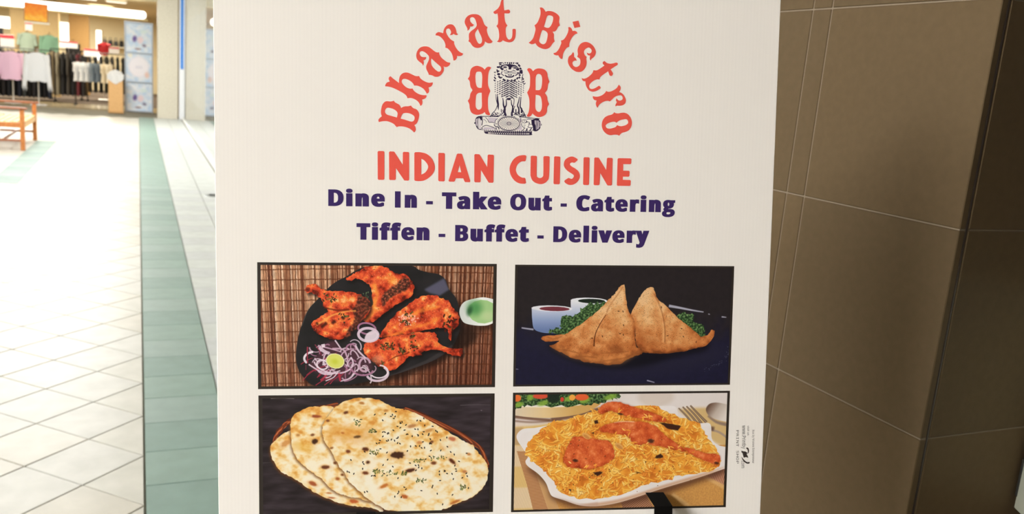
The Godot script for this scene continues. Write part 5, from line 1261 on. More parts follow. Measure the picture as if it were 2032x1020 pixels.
	for m in ["165.2,35.6* 178.2,37.2* 192.8,40.3* 189.6,45.6* 176.9,43.3* 172.4,39.3*", "163.2,77.3* 165.3,74.4* 170.4,72.3* 173.5,76.5* 169.1,77.6*", "91.9,33.2* 96.3,32.5* 97.1,36.1* 93.5,36.8*", "91.9,92.9* 100.6,91.6* 103.6,93.2* 97.8,97.4*", "89.4,46.9* 92.2,46.0* 93.0,48.9*", "64.8,112.2* 67.7,111.5* 67.8,114.7*"]:
		cv.fill([rough_edge(curves(m)[0], 0.8, 4.0)], Color8(56, 28, 22), 0.95, 0.25)
	for p in [["158.2,57.4", 5.4, 3.6], ["72.0,78.7", 4.6, 2.6], ["122.2,25.6", 5.0, 1.6], ["236.3,84.5", 4.0, 2.0], ["144.6,93.9", 5.0, 0.8]]:
		cv.blob(line_of(p[0], 1)[0], Vector2(p[1], p[2]), 0.2, Color8(58, 36, 26), 0.85, 0.3)
	specks(cv, line_of("126.8,86.3", 1)[0], Vector2(80, 32), 70, 0.9, [Color8(120, 60, 22), Color8(80, 50, 24)], 77)
	for p in ["83.7,50.5", "121.7,62.7"]:
		cv.dot(line_of(p, 1)[0], Vector2(5.6, 3.0), 0.6, Color8(226, 166, 92), 0.95)
		cv.dot(line_of(p, 1)[0] + Vector2(0.4, 1.0), Vector2(4.4, 1.6), 0.6, Color8(200, 128, 64), 0.7)
	return cv


# ------------------------------------------------------------------ the mall: floor, walls, ceiling
func tile_sheet(poly: PackedVector2Array, top: float, deep: float, bevel: float) -> SurfaceTool:
	# a flat tile seen from above: poly in (x, z), with a small chamfer round its face
	var st := mb()
	add_tile(st, poly, top, deep, bevel)
	return st


func add_tile(st: SurfaceTool, poly: PackedVector2Array, top: float, deep: float, bevel: float) -> void:
	var p := poly.duplicate()
	if Geometry2D.is_polygon_clockwise(p):
		p.reverse()
	var inner: PackedVector2Array = Geometry2D.offset_polygon(p, -bevel, Geometry2D.JOIN_MITER)[0]
	st.set_smooth_group(-1)
	for i in range(1, inner.size() - 1):
		for v in [inner[0], inner[i], inner[i + 1]]:
			st.add_vertex(Vector3(v.x, top, v.y))
	var n := p.size()
	if inner.size() != n:
		return
	var near := 0
	for k in n:
		if inner[k].distance_to(p[0]) < inner[near].distance_to(p[0]):
			near = k
	for i in n:
		var a := p[i]
		var b := p[(i + 1) % n]
		var c := inner[(near + i + 1) % n]
		var d := inner[(near + i) % n]
		quad(st, Vector3(a.x, top - bevel, a.y), Vector3(b.x, top - bevel, b.y), Vector3(c.x, top, c.y), Vector3(d.x, top, d.y))
		quad(st, Vector3(a.x, top - deep, a.y), Vector3(b.x, top - deep, b.y), Vector3(b.x, top - bevel, b.y), Vector3(a.x, top - bevel, a.y))


func rect(x0: float, z0: float, x1: float, z1: float) -> PackedVector2Array:
	return PackedVector2Array([Vector2(x0, z0), Vector2(x1, z0), Vector2(x1, z1), Vector2(x0, z1)])


func glossy(c: Color, rough: float) -> StandardMaterial3D:
	var m := mottled(Color(c.r * 0.96, c.g * 0.96, c.b * 0.95), Color(c.r * 1.04, c.g * 1.04, c.b * 1.04), rough + 0.18, 0.02, 0.0, 256, 0.9)
	m.metallic_specular = 0.4
	return m


func build_setting() -> void:
	var st := mb()
	add_box(st, Vector3(-2.8, -0.06, -9.6), Vector3(9.4, 0.1, 33.6))
	var grout := mat(Color8(112, 108, 92), 0.9)
	var floor_ := struct("floor", st, grout)
	var whites := [glossy(Color8(174, 170, 158), 0.22), glossy(Color8(171, 165, 151), 0.2), glossy(Color8(177, 174, 165), 0.24)]
	var teals := [glossy(Color8(113, 134, 123), 0.3), glossy(Color8(108, 129, 119), 0.32), glossy(Color8(118, 136, 127), 0.28)]
	var cools := [glossy(Color8(174, 177, 172), 0.22), glossy(Color8(170, 172, 170), 0.24)]
	# diagonal cream tiles: the near ones piece by piece, the far ones joined
	var far_white := mb()
	var far_teal := mb()
	var far_cool := mb()
	var half := 0.2157
	var edge := 0.016
	var bench_strip := rect(-1.6, -16.8, -1.3, -11.44)
	var cell := 0
	for j in range(-14, 58):
		for i in range(-26, 1):
			if (i + j) % 2 == 0:
				continue
			var c := Vector2(edge + (i + 0.0) * half, -3.145 - (j + 0.0) * half)
			var g := 0.0042
			var r := half - g
			var poly := PackedVector2Array([c + Vector2(-r, 0), c + Vector2(0, -r), c + Vector2(r, 0), c + Vector2(0, r)])
			if i == 0:
				poly = PackedVector2Array([c + Vector2(-r, 0), c + Vector2(-0.004, -r + 0.004), c + Vector2(-0.004, r - 0.004)])
			cell += 1
			var seen := c.y < -2.3 and c.y > -12.0 and c.x > -0.75 + 0.115 * (c.y + 2.3)
			if seen and not Geometry2D.is_point_in_polygon(c, bench_strip):
				obj("tile", tile_sheet(poly, 0.0, 0.01, 0.0015), whites[int(hash1(cell) * 2.99)], floor_)
			elif c.x > -4.4 or c.y > -6.0:
				add_tile(far_white, poly, 0.0, 0.01, 0.0015)
	for j in range(58, 96):
		for i in range(-26, 1):
			if (i + j) % 2 == 0:
				continue
			var c := Vector2(edge + i * half, -3.145 - j * half)
			var r := half - 0.0042
			var poly := PackedVector2Array([c + Vector2(-r, 0), c + Vector2(0, -r), c + Vector2(r, 0), c + Vector2(0, r)])
			if i == 0:
				poly = PackedVector2Array([c + Vector2(-r, 0), c + Vector2(-0.004, -r + 0.004), c + Vector2(-0.004, r - 0.004)])
			add_tile(far_white, poly, 0.0, 0.01, 0.0015)
	# the grey-green border row and the pale rows beside the shop glass
	for k in range(-26, 68):
		var z := -3.30 - k * 0.307
		var near := k >= -3 and k < 27
		for row in [[0.020, 0.352, teals, far_teal], [0.358, 0.686, cools, far_cool], [0.692, 1.016, cools, far_cool]]:
			var poly := rect(row[0], z - 0.305, row[1], z - 0.002)
			if near:
				var m: Material = row[2][absi(k) % row[2].size()]
				obj("tile", tile_sheet(poly, 0.0, 0.01, 0.0015), m, floor_)
			else:
				add_tile(row[3], poly, 0.0, 0.01, 0.0015)
	for k in 17:
		obj("tile", tile_sheet(rect(-1.6, -11.445 - k * 0.315 - 0.312, -1.3, -11.445 - k * 0.315), 0.0022, 0.012, 0.0015), teals[k % 3], floor_)
	for f in [[far_white, whites[0]], [far_teal, teals[0]], [far_cool, cools[0]]]:
		var o := obj("tile", f[0], f[1], floor_)
		o.set_meta("kind", "stuff")
	# unseen brown tiles added where the camera stands, to cut bounce onto the pillar
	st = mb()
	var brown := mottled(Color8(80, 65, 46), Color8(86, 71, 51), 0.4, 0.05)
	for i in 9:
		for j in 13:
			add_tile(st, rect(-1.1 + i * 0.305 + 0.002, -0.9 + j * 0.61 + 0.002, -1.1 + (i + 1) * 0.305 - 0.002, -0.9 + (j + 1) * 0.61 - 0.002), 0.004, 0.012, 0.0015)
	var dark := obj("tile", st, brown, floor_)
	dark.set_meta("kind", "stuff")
	var plaster := mottled(Color8(226, 220, 206), Color8(236, 231, 220), 0.8, 0.05)
	st = mb()
	add_box(st, Vector3(-2.8, 4.35, -9.6), Vector3(9.6, 0.2, 33.8))
	struct("ceiling", st, mat(Color8(176, 172, 162), 0.85))
	st = mb()
	add_box(st, Vector3(-7.6, 2.1, -9.6), Vector3(0.2, 4.6, 33.8))
	struct("wall_left", st, plaster)
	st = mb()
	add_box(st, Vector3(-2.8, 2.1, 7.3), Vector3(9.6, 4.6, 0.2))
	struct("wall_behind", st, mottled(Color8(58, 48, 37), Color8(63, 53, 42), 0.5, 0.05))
	# right side: solid wall by the camera, shop glass beyond the tiled pillar
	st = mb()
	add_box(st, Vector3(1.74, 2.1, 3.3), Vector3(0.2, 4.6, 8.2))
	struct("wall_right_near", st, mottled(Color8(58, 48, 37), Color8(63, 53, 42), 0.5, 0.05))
	st = mb()
	add_box(st, Vector3(1.44, 3.85, -13.6), Vector3(0.78, 1.1, 22.6))
	add_box(st, Vector3(1.9, 2.1, -13.6), Vector3(0.14, 4.6, 22.6))
	struct("wall_right", st, mat(Color8(214, 210, 200), 0.8))
	st = mb()
	add_box(st, Vector3(1.06, 0.05, -13.2), Vector3(0.05, 0.1, 21.4), 0.006)
	struct("baseboard_right", st, mat(Color8(240, 240, 236), 0.35))
	var glass := StandardMaterial3D.new()
	glass.transparency = BaseMaterial3D.TRANSPARENCY_ALPHA
	glass.albedo_color = Color(0.9, 0.95, 0.95, 0.12)
	glass.roughness = 0.02
	glass.metallic_specular = 0.7
	var w := Node3D.new()
	w.name = "window_1"
	w.set_meta("kind", "structure")
	add_child(w)
	var steel := mat(Color8(228, 230, 232), 0.35, 0.2)
	for k in 8:
		st = mb()
		add_box(st, Vector3(1.04, 1.68, -3.72 - k * 2.675), Vector3(0.012, 3.16, 2.669), 0.001)
		obj("pane", st, glass, w)
	for k in 2:
		st = mb()
		add_box(st, Vector3(1.06, 1.7, -2.36 - k * 10.7), Vector3(0.05, 3.2, 0.05), 0.004)
		obj("mullion", st, steel, w)
	st = mb()
	add_box(st, Vector3(1.06, 3.29, -13.2), Vector3(0.06, 0.05, 21.4), 0.004)
	obj("head_rail", st, steel, w)
	# the post at the far end of the glass with its blue strip
	st = mb()
	add_box(st, Vector3(1.045, 1.6, -24.18), Vector3(0.15, 3.2, 0.1), 0.006)
	obj("end_post", st, steel, w)
	st = mb()
	add_box(st, Vector3(1.035, 2.27, -24.12), Vector3(0.07, 1.96, 0.03), 0.004)
	obj("blue_strip", st, mat(Color8(36, 120, 204), 0.4), w)
	# speckled stone pillar at the shop entrance
	var stone := mottled(Color8(176, 168, 148), Color8(216, 210, 192), 0.5, 0.05, 3.0, 512, 0.8)
	st = mb()
	add_box(st, Vector3(0.70, 2.1, -24.5), Vector3(0.49, 4.3, 0.6), 0.012)
	struct("pillar_1", st, stone)
	# a floor drain cover near the glass
	var t := thing("drain_cover", "small round grey metal floor cover set in the pale tiles beside the shop glass", "drain cover", Vector3(0.84, 0.0, -10.87))
	st = mb()
	add_lathe(st, Vector3.ZERO, [Vector2(0.0, 0.006), Vector2(0.10, 0.006), Vector2(0.115, 0.003), Vector2(0.12, 0.0)], 28)
	obj("cover", st, mat(Color8(120, 122, 118), 0.4, 0.6), t)
	st = mb()
	for k in 5:
		add_box(st, Vector3(0, 0.007, -0.06 + k * 0.03), Vector3(0.12, 0.003, 0.008), 0.001)
	obj("slot", st, mat(Color8(60, 60, 58), 0.5, 0.4), t)


# ------------------------------------------------------------------ the dark tiled pillar on the right
func build_pillar_wall() -> void:
	var st := mb()
	add_box(st, Vector3(1.3615, 2.1, -1.5615), Vector3(0.68, 4.4, 1.5))
	var bed := struct("pillar_2", st, mat(Color8(118, 104, 86), 0.8))
	var tones := []
	for k in 4:
		var m := mottled([Color8(88, 73, 53), Color8(85, 71, 52), Color8(91, 76, 55), Color8(87, 73, 53)][k], [Color8(93, 78, 57), Color8(90, 76, 56), Color8(96, 80, 59), Color8(92, 77, 57)][k], 0.36, 0.06, 0.12, 256, 0.3)
		m.metallic_specular = 0.16
		tones.append(m)
	var g := 0.0011
	for r in range(-5, 9):
		var y0 := 1.475 + r * 0.3043
		var y1 := y0 + 0.3043
		y0 = maxf(y0, 0.004)
		if y1 < 0.05 or y1 > 4.2:
			continue
		for cspan in [[-0.8095, -1.114], [-1.114, -1.157], [-1.157, -1.461], [-1.461, -1.765], [-1.765, -2.069], [-2.069, -2.30]]:
			st = mb()
			add_box(st, Vector3(1.026, (y0 + y1) / 2, (cspan[0] + cspan[1]) / 2), Vector3(0.012, y1 - y0 - 2 * g, absf(cspan[1] - cspan[0]) - 2 * g), 0.0012)
			obj("tile", st, tones[absi(r * 3 + int(cspan[0] * 10)) % 4], bed)
		for cspan in [[1.036, 1.334], [1.334, 1.638], [1.638, 1.69]]:
			st = mb()
			add_box(st, Vector3((cspan[0] + cspan[1]) / 2, (y0 + y1) / 2, -0.816), Vector3(cspan[1] - cspan[0] - 2 * g, y1 - y0 - 2 * g, 0.012), 0.0012)
			obj("tile", st, tones[absi(r) % 4], bed)
	# a dark edge strip closes the corner
	st = mb()
	add_box(st, Vector3(1.034, 2.1, -0.8135), Vector3(0.004, 4.2, 0.006), 0.001)
	obj("edge_strip", st, mat(Color8(44, 32, 24), 0.35), bed)
	# a grey panel standing out from the pillar, cut by the frame
	var t := thing("grey_panel", "plain grey metal panel standing out from the front of the dark tiled pillar", "panel", Vector3(1.247, 1.04, -0.80), 0.0)
	var turn := Basis(Vector3.UP, atan2(0.879, -0.476) - PI)
	var along := Vector3(-0.476, 0, 0.879)
	st = mb()
	add_box(st, along * 0.15 + Vector3(0, 0.17, 0), Vector3(0.3, 0.34, 0.012), 0.002, Basis(along, Vector3.UP, along.cross(Vector3.UP)))
	obj("panel", st, mat(Color8(176, 178, 160), 0.5), t)
	for y in [0.05, 0.29]:
		st = mb()
		add_tube(st, [Vector3(0, y - 0.03, 0), Vector3(0, y + 0.03, 0)], [0.007, 0.007], 12)
		obj("hinge", st, mat(Color8(90, 90, 86), 0.4, 0.7), t)


# ------------------------------------------------------------------ the easel that carries the sign
func build_easel() -> void:
	var t := thing("easel", "black metal display easel holding the restaurant sign by two bent hooks", "easel", Vector3(0.375, 0, -0.841))
	var black := mat(Color8(14, 13, 13), 0.35, 0.3)
	var turn := Basis(Vector3(0.95384308, 0.05202474, 0.29576477), Vector3(-0.0117531, 0.99059233, -0.13634042), Vector3(-0.30007538, 0.12657121, 0.94548109))
	var at := Vector3(0, 1.43399405, 0)
	var p := func(u: float, v: float, n: float) -> Vector3:
		return at + turn * (Vector3(u, v, n) * 0.001)
	# hooks: a flat bar under the board, bent up and outwards in front of it
	for h in [[175.0, -266.0, 10.0, -9.0], [-157.0, -281.0, 1.0, 0.0]]:
		var st := mb()
		var w := 10.5
		var bar := [[-12.0, -338.0], [14.0, -338.0], [16.0, -334.0], [17.0, h[1] - 12.0], [6.0, h[1]], [4.0, h[1] - 1.0], [13.0, h[1] - 14.0], [12.0, -331.0], [-12.0, -331.0]]
		st.set_smooth_group(-1)
		var n := bar.size()
		for i in n:
			var a: Array = bar[i]
			var b: Array = bar[(i + 1) % n]
			var sa: float = h[3] * clampf((a[1] - h[1] + 14.0) / 14.0, 0.0, 1.0)
			var sb: float = h[3] * clampf((b[1] - h[1] + 14.0) / 14.0, 0.0, 1.0)
			quad(st, p.call(h[0] - w + sa, a[1], a[0]), p.call(h[0] - w + sb, b[1], b[0]), p.call(h[0] + w + sb, b[1], b[0]), p.call(h[0] + w + sa, a[1], a[0]))
		var flat := PackedVector2Array()
		for b in bar:
			flat.append(Vector2(b[0], b[1]))
		var idx := Geometry2D.triangulate_polygon(flat)
		for s in [-1.0, 1.0]:
			for i in range(0, idx.size(), 3):
				for k in ([0, 1, 2] if s < 0 else [0, 2, 1]):
					var q := flat[idx[i + k]]
					st.add_vertex(p.call(h[0] + w * s + h[3] * clampf((q.y - h[1] + 14.0) / 14.0, 0.0, 1.0), q.y, q.x))
		obj("hook", st, black, t)
	var st := mb()
	var side := Basis(turn.x, turn.y, turn.z)
	add_box(st, p.call(9.0, -345.0, -14.0), Vector3(0.46, 0.018, 0.012), 0.002, side)
	obj("cross_bar", st, black, t)
	for s in [-1.0, 1.0]:
		st = mb()
		var top: Vector3 = p.call(-10.0 + s * 14.0, 240.0, -18.0)
		var mid: Vector3 = p.call(9.0 + s * 160.0, -345.0, -18.0)
		var d := (mid - top).normalized()
		var foot := top + d * (top.y / -d.y)
		add_tube(st, [top, mid, foot + Vector3(0, 0.004, 0)], [0.008, 0.008, 0.008], 12)
		obj("leg", st, black, t)
	st = mb()
	var head: Vector3 = p.call(-10.0, 240.0, -24.0)
	add_tube(st, [head, Vector3(head.x - 0.24, 0.004, head.z - 0.52)], [0.008, 0.008], 12)
	obj("leg", st, black, t)
	st = mb()
	add_tube(st, [p.call(-30.0, 240.0, -20.0), p.call(10.0, 240.0, -20.0)], [0.012, 0.012], 12)
	obj("hinge", st, black, t)


# ------------------------------------------------------------------ the wooden bench
func build_bench() -> void:
	var t := thing("wooden_bench", "varnished wooden slatted bench with flat arms standing on the white mall floor", "bench", Vector3(-1.9, 0, -15.97))
	var wood := mottled(Color8(168, 96, 42), Color8(206, 134, 66), 0.4, 0.03, 0.0, 256, 0.5)
	var pale := mottled(Color8(214, 158, 88), Color8(236, 190, 122), 0.4, 0.03, 0.0, 256, 0.5)
	var dark := mottled(Color8(120, 66, 34), Color8(160, 92, 50), 0.35, 0.03, 0.0, 256, 0.5)
	var zs := [0.86, -0.86]
	for z in zs:
		for x in [0.27, -0.27]:
			var st := mb()
			var h := 0.62 if x > 0 else 0.86
			add_box(st, Vector3(x - (0.0 if x > 0 else 0.02), h / 2, z), Vector3(0.062, h, 0.062), 0.006)
			obj("leg", st, wood, t)
		var st := mb()
		add_box(st, Vector3(0.02, 0.64, z), Vector3(0.64, 0.032, 0.085), 0.008)
		obj("arm", st, dark, t)
		st = mb()
		add_box(st, Vector3(0.0, 0.385, z), Vector3(0.5, 0.075, 0.036), 0.004)
		obj("rail", st, wood, t)
		st = mb()
		add_box(st, Vector3(0.0, 0.15, z), Vector3(0.5, 0.036, 0.026), 0.004)
		obj("stretcher", st, dark, t)
	for x in [0.275, -0.27]:
		var st := mb()
		add_box(st, Vector3(x, 0.375, 0), Vector3(0.03, 0.085, 1.68), 0.004)
		obj("rail", st, pale, t)
	var st := mb()
	add_box(st, Vector3(0.0, 0.15, 0), Vector3(0.026, 0.036, 1.72), 0.004)
	obj("stretcher", st, dark, t)
	for k in 6:
		st = mb()
		add_box(st, Vector3(0.255 - k * 0.095, 0.428 - 0.004 * k, 0), Vector3(0.072, 0.02, 1.7), 0.005)
		obj("slat", st, pale, t)
	for k in 17:
		st = mb()
		add_box(st, Vector3(-0.30, 0.62, -0.76 + k * 0.095), Vector3(0.016, 0.36, 0.044), 0.004)
		obj("back_slat", st, wood, t)
	for y in [0.47, 0.83]:
		st = mb()
		add_box(st, Vector3(-0.295, y, 0), Vector3(0.034, 0.07, 1.72), 0.006)
		obj("back_rail", st, wood, t)


# ------------------------------------------------------------------ the clothing store at the far end
func garment(called: String, label: String, category: String, at: Vector3, turn: float, wide: float, long: float, color: Color, sleeve: float, spread: float, group := "", fringe := false, seed_ := 1.0) -> Node3D:
	var t := thing(called, label, category, at, turn, group)
	var cloth := mat(color, 0.9)
	cloth.rim_enabled = true
	cloth.rim = 0.2
	var st := mb()
	st.set_smooth_group(1)
	var rings := []
	var levels := 16
	for i in levels + 1:
		var f := float(i) / levels
		var hw := wide * 0.5
		if f < 0.12:
			hw = lerpf(0.075, wide * 0.5, sqrt(f / 0.12))
		else:
			hw *= 0.9 + 0.12 * f + 0.04 * sin(f * 9.0 + seed_)
		var hd := lerpf(0.035, 0.075, minf(1.0, f * 3.0))
		var ring := []
		for k in 24:
			var a := TAU * k / 24
			var fold := fine.get_noise_2d(cos(a) * 14.0 + seed_ * 20.0, f * 6.0 + sin(a) * 14.0) * 0.035 * f
			ring.append(Vector3(cos(a) * (hw + fold), -long * f * (1.0 + 0.02 * sin(a * 5.0 + seed_)), sin(a) * (hd + fold)))
		rings.append(ring)
	for i in levels:
		for k in 24:
			quad(st, rings[i][k], rings[i][(k + 1) % 24], rings[i + 1][(k + 1) % 24], rings[i + 1][k])
	obj("body", st, cloth, t)
	if sleeve > 0.0:
		for s in [-1.0, 1.0]:
			st = mb()
			var pts := []
			var radii := []
			for i in 8:
				var f := i / 7.0
				pts.append(Vector3(s * (wide * 0.43 + spread * f), -0.05 - sleeve * f, 0.01 * sin(f * 7.0 + seed_)))
				radii.append(lerpf(0.085, 0.052, f) * (1.0 + 0.1 * sin(f * 21.0 + seed_)))
			add_tube(st, pts, radii, 14, Vector2(1.0, 0.75))
			obj("sleeve", st, cloth, t)
			if fringe:
				st = mb()
				for k in 7:
					var x: float = s * (wide * 0.43 + spread) + (k - 3) * 0.016
					add_tube(st, [Vector3(x, -0.05 - sleeve, 0), Vector3(x + 0.004 * k, -0.13 - sleeve - 0.03 * (k % 3), 0.01)], [0.007, 0.003], 5)
				var o := obj("fringe", st, cloth, t)
				o.set_meta("kind", "stuff")
	st = mb()
	add_tube(st, [Vector3(-wide * 0.4, -0.035, 0), Vector3(0, 0.02, 0), Vector3(wide * 0.4, -0.035, 0)], [0.008, 0.008, 0.008], 6)
	add_tube(st, [Vector3(0, 0.02, 0), Vector3(0, 0.07, 0), Vector3(0.025, 0.095, 0), Vector3(0.045, 0.07, 0)], [0.004, 0.004, 0.004, 0.003], 6)
	obj("hanger", st, mat(Color8(70, 54, 44), 0.5), t)
	return t


func rack(label: String, at: Vector3, long: float, high: float, color: Color) -> void:
	var t := thing("clothes_rack", label, "clothes rack", at)
	var m := mat(color, 0.35, 0.5)
	var st := mb()
	add_tube(st, [Vector3(-long / 2, high, 0), Vector3(long / 2, high, 0)], [0.014, 0.014], 10)
	obj("bar", st, m, t)
	for s in [-1.0, 1.0]:
		st = mb()
		add_tube(st, [Vector3(s * long / 2, 0.03, 0), Vector3(s * long / 2, high, 0)], [0.016, 0.016], 10)
		obj("post", st, m, t)
		st = mb()
		add_box(st, Vector3(s * long / 2, 0.03, 0), Vector3(0.06, 0.06, 0.56), 0.01)
		obj("foot", st, m, t)


func card(label: String, at: Vector3, wide: float, high: float, stem_to: float) -> void:
	var t := thing("price_card", label, "sign", at)
	var st := mb()
	add_box(st, Vector3.ZERO, Vector3(wide, high, 0.012), 0.002)
	obj("card", st, mat(Color8(240, 238, 236), 0.6), t)
	st = mb()
	add_box(st, Vector3(0, high * 0.37, 0.008), Vector3(wide * 0.98, high * 0.24, 0.006), 0.001)
	obj("red_band", st, mat(Color8(206, 52, 66), 0.6), t)
	if stem_to < 0.0:
		st = mb()
		add_tube(st, [Vector3(0, -high / 2, 0), Vector3(0, stem_to, 0)], [0.006, 0.006], 8)
		obj("stem", st, mat(Color8(190, 190, 190), 0.3, 0.7), t)


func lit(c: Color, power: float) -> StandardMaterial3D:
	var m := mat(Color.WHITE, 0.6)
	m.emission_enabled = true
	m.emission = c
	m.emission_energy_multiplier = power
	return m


func store_light(label: String, at: Vector3, sx: float, sz: float, energy: float, glow := 1.4) -> void:
	var t := thing("store_light", label, "ceiling light", at)
	var st := mb()
	add_box(st, Vector3(0, 0, 0), Vector3(sx, 0.05, sz), 0.008)
	obj("diffuser", st, lit(Color(1, 0.98, 0.93), glow), t)
	st = mb()
	for s in [-1.0, 1.0]:
		add_box(st, Vector3(0, 0.0, s * (sz / 2 + 0.012)), Vector3(sx + 0.05, 0.06, 0.024), 0.004)
		add_box(st, Vector3(s * (sx / 2 + 0.012), 0.0, 0), Vector3(0.024, 0.06, sz), 0.004)
	obj("frame", st, mat(Color8(225, 220, 205), 0.6), t)
	var l := AreaLight3D.new()
	l.name = "lamp"
	l.area_size = Vector2(sx, sz)
	l.light_energy = energy
	l.light_color = Color(1, 0.96, 0.88)
	l.area_range = 40.0
	l.area_attenuation = 2.0
	l.shadow_enabled = true
	l.rotation.x = -PI / 2
	l.position = Vector3(0, -0.04, 0)
	t.add_child(l)


func build_store() -> void:
	var tan_wall := mottled(Color8(190, 164, 118), Color8(200, 174, 128), 0.8, 0.05)
	var pale_wall := mottled(Color8(226, 214, 178), Color8(232, 222, 190), 0.8, 0.05)
	var st := mb()
	add_box(st, Vector3(-3.4, 2.4, -38.6), Vector3(10.4, 5.0, 0.2))
	struct("wall_back", st, pale_wall)
	st = mb()
	add_box(st, Vector3(-8.5, 2.1, -32.0), Vector3(0.2, 4.6, 13.4))
	struct("wall_store_left", st, tan_wall)
	st = mb()
	add_box(st, Vector3(1.0, 2.1, -32.0), Vector3(0.2, 4.6, 13.4))
	struct("wall_store_right", st, tan_wall)
	st = mb()
	add_box(st, Vector3(-3.4, 3.1, -32.4), Vector3(10.4, 0.2, 12.6))
	struct("ceiling_store", st, mat(Color8(222, 208, 172), 0.85))
	st = mb()
	add_box(st, Vector3(-3.7, 3.75, -26.0), Vector3(9.6, 1.5, 0.2))
	add_box(st, Vector3(-8.0, 2.1, -26.0), Vector3(1.2, 4.4, 0.3))
	struct("wall_front", st, pale_wall)
	st = mb()
	add_box(st, Vector3(-3.4, -0.05, -33.5), Vector3(10.4, 0.12, 10.2))
	struct("floor_store", st, mottled(Color8(84, 72, 62), Color8(104, 92, 80), 0.95, 0.2, 2.0))
	st = mb()
	add_box(st, Vector3(-3.4, -0.045, -27.4), Vector3(10.4, 0.11, 2.4), 0.004)
	struct("floor_threshold", st, mottled(Color8(120, 106, 78), Color8(158, 146, 116), 0.25, 0.08, 0.0, 256, 0.7))
	# the bright cove across the entrance
	var t := thing("cove_light", "long glowing white strip light across the clothing store entrance", "strip light", Vector3(-3.6, 2.62, -26.2))
	st = mb()
	add_box(st, Vector3(0, 0, 0), Vector3(7.6, 0.2, 0.16), 0.05)
	obj("tube", st, lit(Color(1, 0.99, 0.95), 2.2), t)
	st = mb()
	add_box(st, Vector3(0, -0.13, 0.0), Vector3(7.7, 0.05, 0.3), 0.01)
	obj("tray", st, mat(Color8(206, 184, 132), 0.7), t)
	var l := AreaLight3D.new()
	l.name = "lamp"
	l.area_size = Vector2(7.4, 0.2)
	l.light_energy = 4.5
	l.shadow_enabled = true
	l.area_range = 40.0
	l.area_attenuation = 2.0
	l.position = Vector3(0, 0.0, 0.12)
	l.rotation.y = PI
	t.add_child(l)
	store_light("square lamp near the entrance pillar above the glowing strip", Vector3(-0.55, 2.96, -27.2), 0.5, 0.5, 2.0)
	store_light("square lamp second from the entrance pillar above the glowing strip", Vector3(-1.3, 2.96, -27.2), 0.5, 0.5, 2.0)
	store_light("long ceiling lamp over the cream garments left of the poster stand", Vector3(-1.1, 2.92, -32.0), 0.66, 1.6, 14.0)
	store_light("ceiling lamp over the dark clothes behind the pink sweater", Vector3(-3.4, 2.94, -29.0), 1.4, 1.2, 15.0)
	store_light("ceiling lamp deep in the store behind the tan wall", Vector3(-2.6, 2.94, -35.5), 3.0, 1.0, 20.0)
	store_light("ceiling lamp over the left part of the store", Vector3(-6.0, 2.94, -31.0), 1.4, 1.4, 11.0)
	# tan display walls; glowing panels added where the wall behind is brightly lit
	st = mb()
	add_box(st, Vector3(-2.96, 1.5, -31.55), Vector3(1.34, 3.0, 0.4), 0.01)
	struct("partition_1", st, tan_wall)
	st = mb()
	add_box(st, Vector3(-1.87, 1.5, -34.2), Vector3(0.62, 3.0, 0.4), 0.01)
	struct("partition_2", st, mottled(Color8(172, 136, 84), Color8(184, 148, 94), 0.8, 0.05))
	for p in [[-2.62, 2.14, 0.46, 0.78, "tall glowing panel added for the brightly lit wall between the two tan partitions"], [-4.62, 2.32, 0.46, 0.44, "small glowing panel added for the brightly lit wall left of the wide tan partition"], [-1.40, 1.75, 0.2, 1.2, "narrow glowing panel added for the brightly lit wall right of the darker tan partition"]]:
		t = thing("glowing_wall_patch", p[4], "glowing wall patch", Vector3(p[0] * 1.012, p[1], -38.48))
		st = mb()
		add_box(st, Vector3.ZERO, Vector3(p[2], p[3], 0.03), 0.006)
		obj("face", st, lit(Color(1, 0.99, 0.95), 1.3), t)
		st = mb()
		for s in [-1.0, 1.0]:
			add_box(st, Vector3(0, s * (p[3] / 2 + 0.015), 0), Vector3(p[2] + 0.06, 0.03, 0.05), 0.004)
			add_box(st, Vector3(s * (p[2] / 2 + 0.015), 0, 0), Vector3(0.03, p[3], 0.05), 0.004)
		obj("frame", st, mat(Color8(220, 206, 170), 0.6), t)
	# orange sign on the wide partition
	t = thing("orange_sign", "glossy orange square sign hung in front of the glowing strip above the hanging tops", "sign", Vector3(-2.40, 2.41, -25.84))
	var cv := Canvas.new(self, 64.0, 54.0, 2.0, Color8(226, 120, 34))
	cv.fill([PackedVector2Array([Vector2.ZERO, Vector2(64, 0), Vector2(64, 54), Vector2(0, 54)])], func(x: float, y: float, _e: float, _s: float) -> Color:
		return ramp(y / 54.0 + broad.get_noise_2d(x * 2.0, y * 2.0) * 0.4, [Color8(238, 124, 40), Color8(244, 152, 46), Color8(250, 190, 70)]))
	for k in 6:
		cv.stroke(PackedVector2Array([Vector2(15 + k * 6, 43), Vector2(18 + k * 6, 38 + (k % 3)), Vector2(19 + k * 6, 44)]), 1.6, 1.4, Color8(248, 214, 120), 0.8, 0.4)
	st = mb()
	add_box(st, Vector3.ZERO, Vector3(0.54, 0.46, 0.05), 0.01, Basis(Vector3.BACK, -0.03))
	obj("frame", st, mat(Color8(150, 84, 36), 0.4), t)
	st = mb()
	for k in [0, 1, 2, 0, 2, 3]:
		var q: Vector2 = [Vector2(0, 1), Vector2(0, 0), Vector2(1, 0), Vector2(1, 1)][k]
		st.set_uv(q)
		st.add_vertex(Basis(Vector3.BACK, -0.03) * Vector3(-0.255 + 0.51 * q.x, 0.218 - 0.436 * q.y, 0.028))
	obj("face", st, print_mat(cv.texture()), t)
	st = mb()
	add_box(st, Vector3(0.02, -0.26, 0.02), Vector3(0.56, 0.04, 0.09), 0.006)
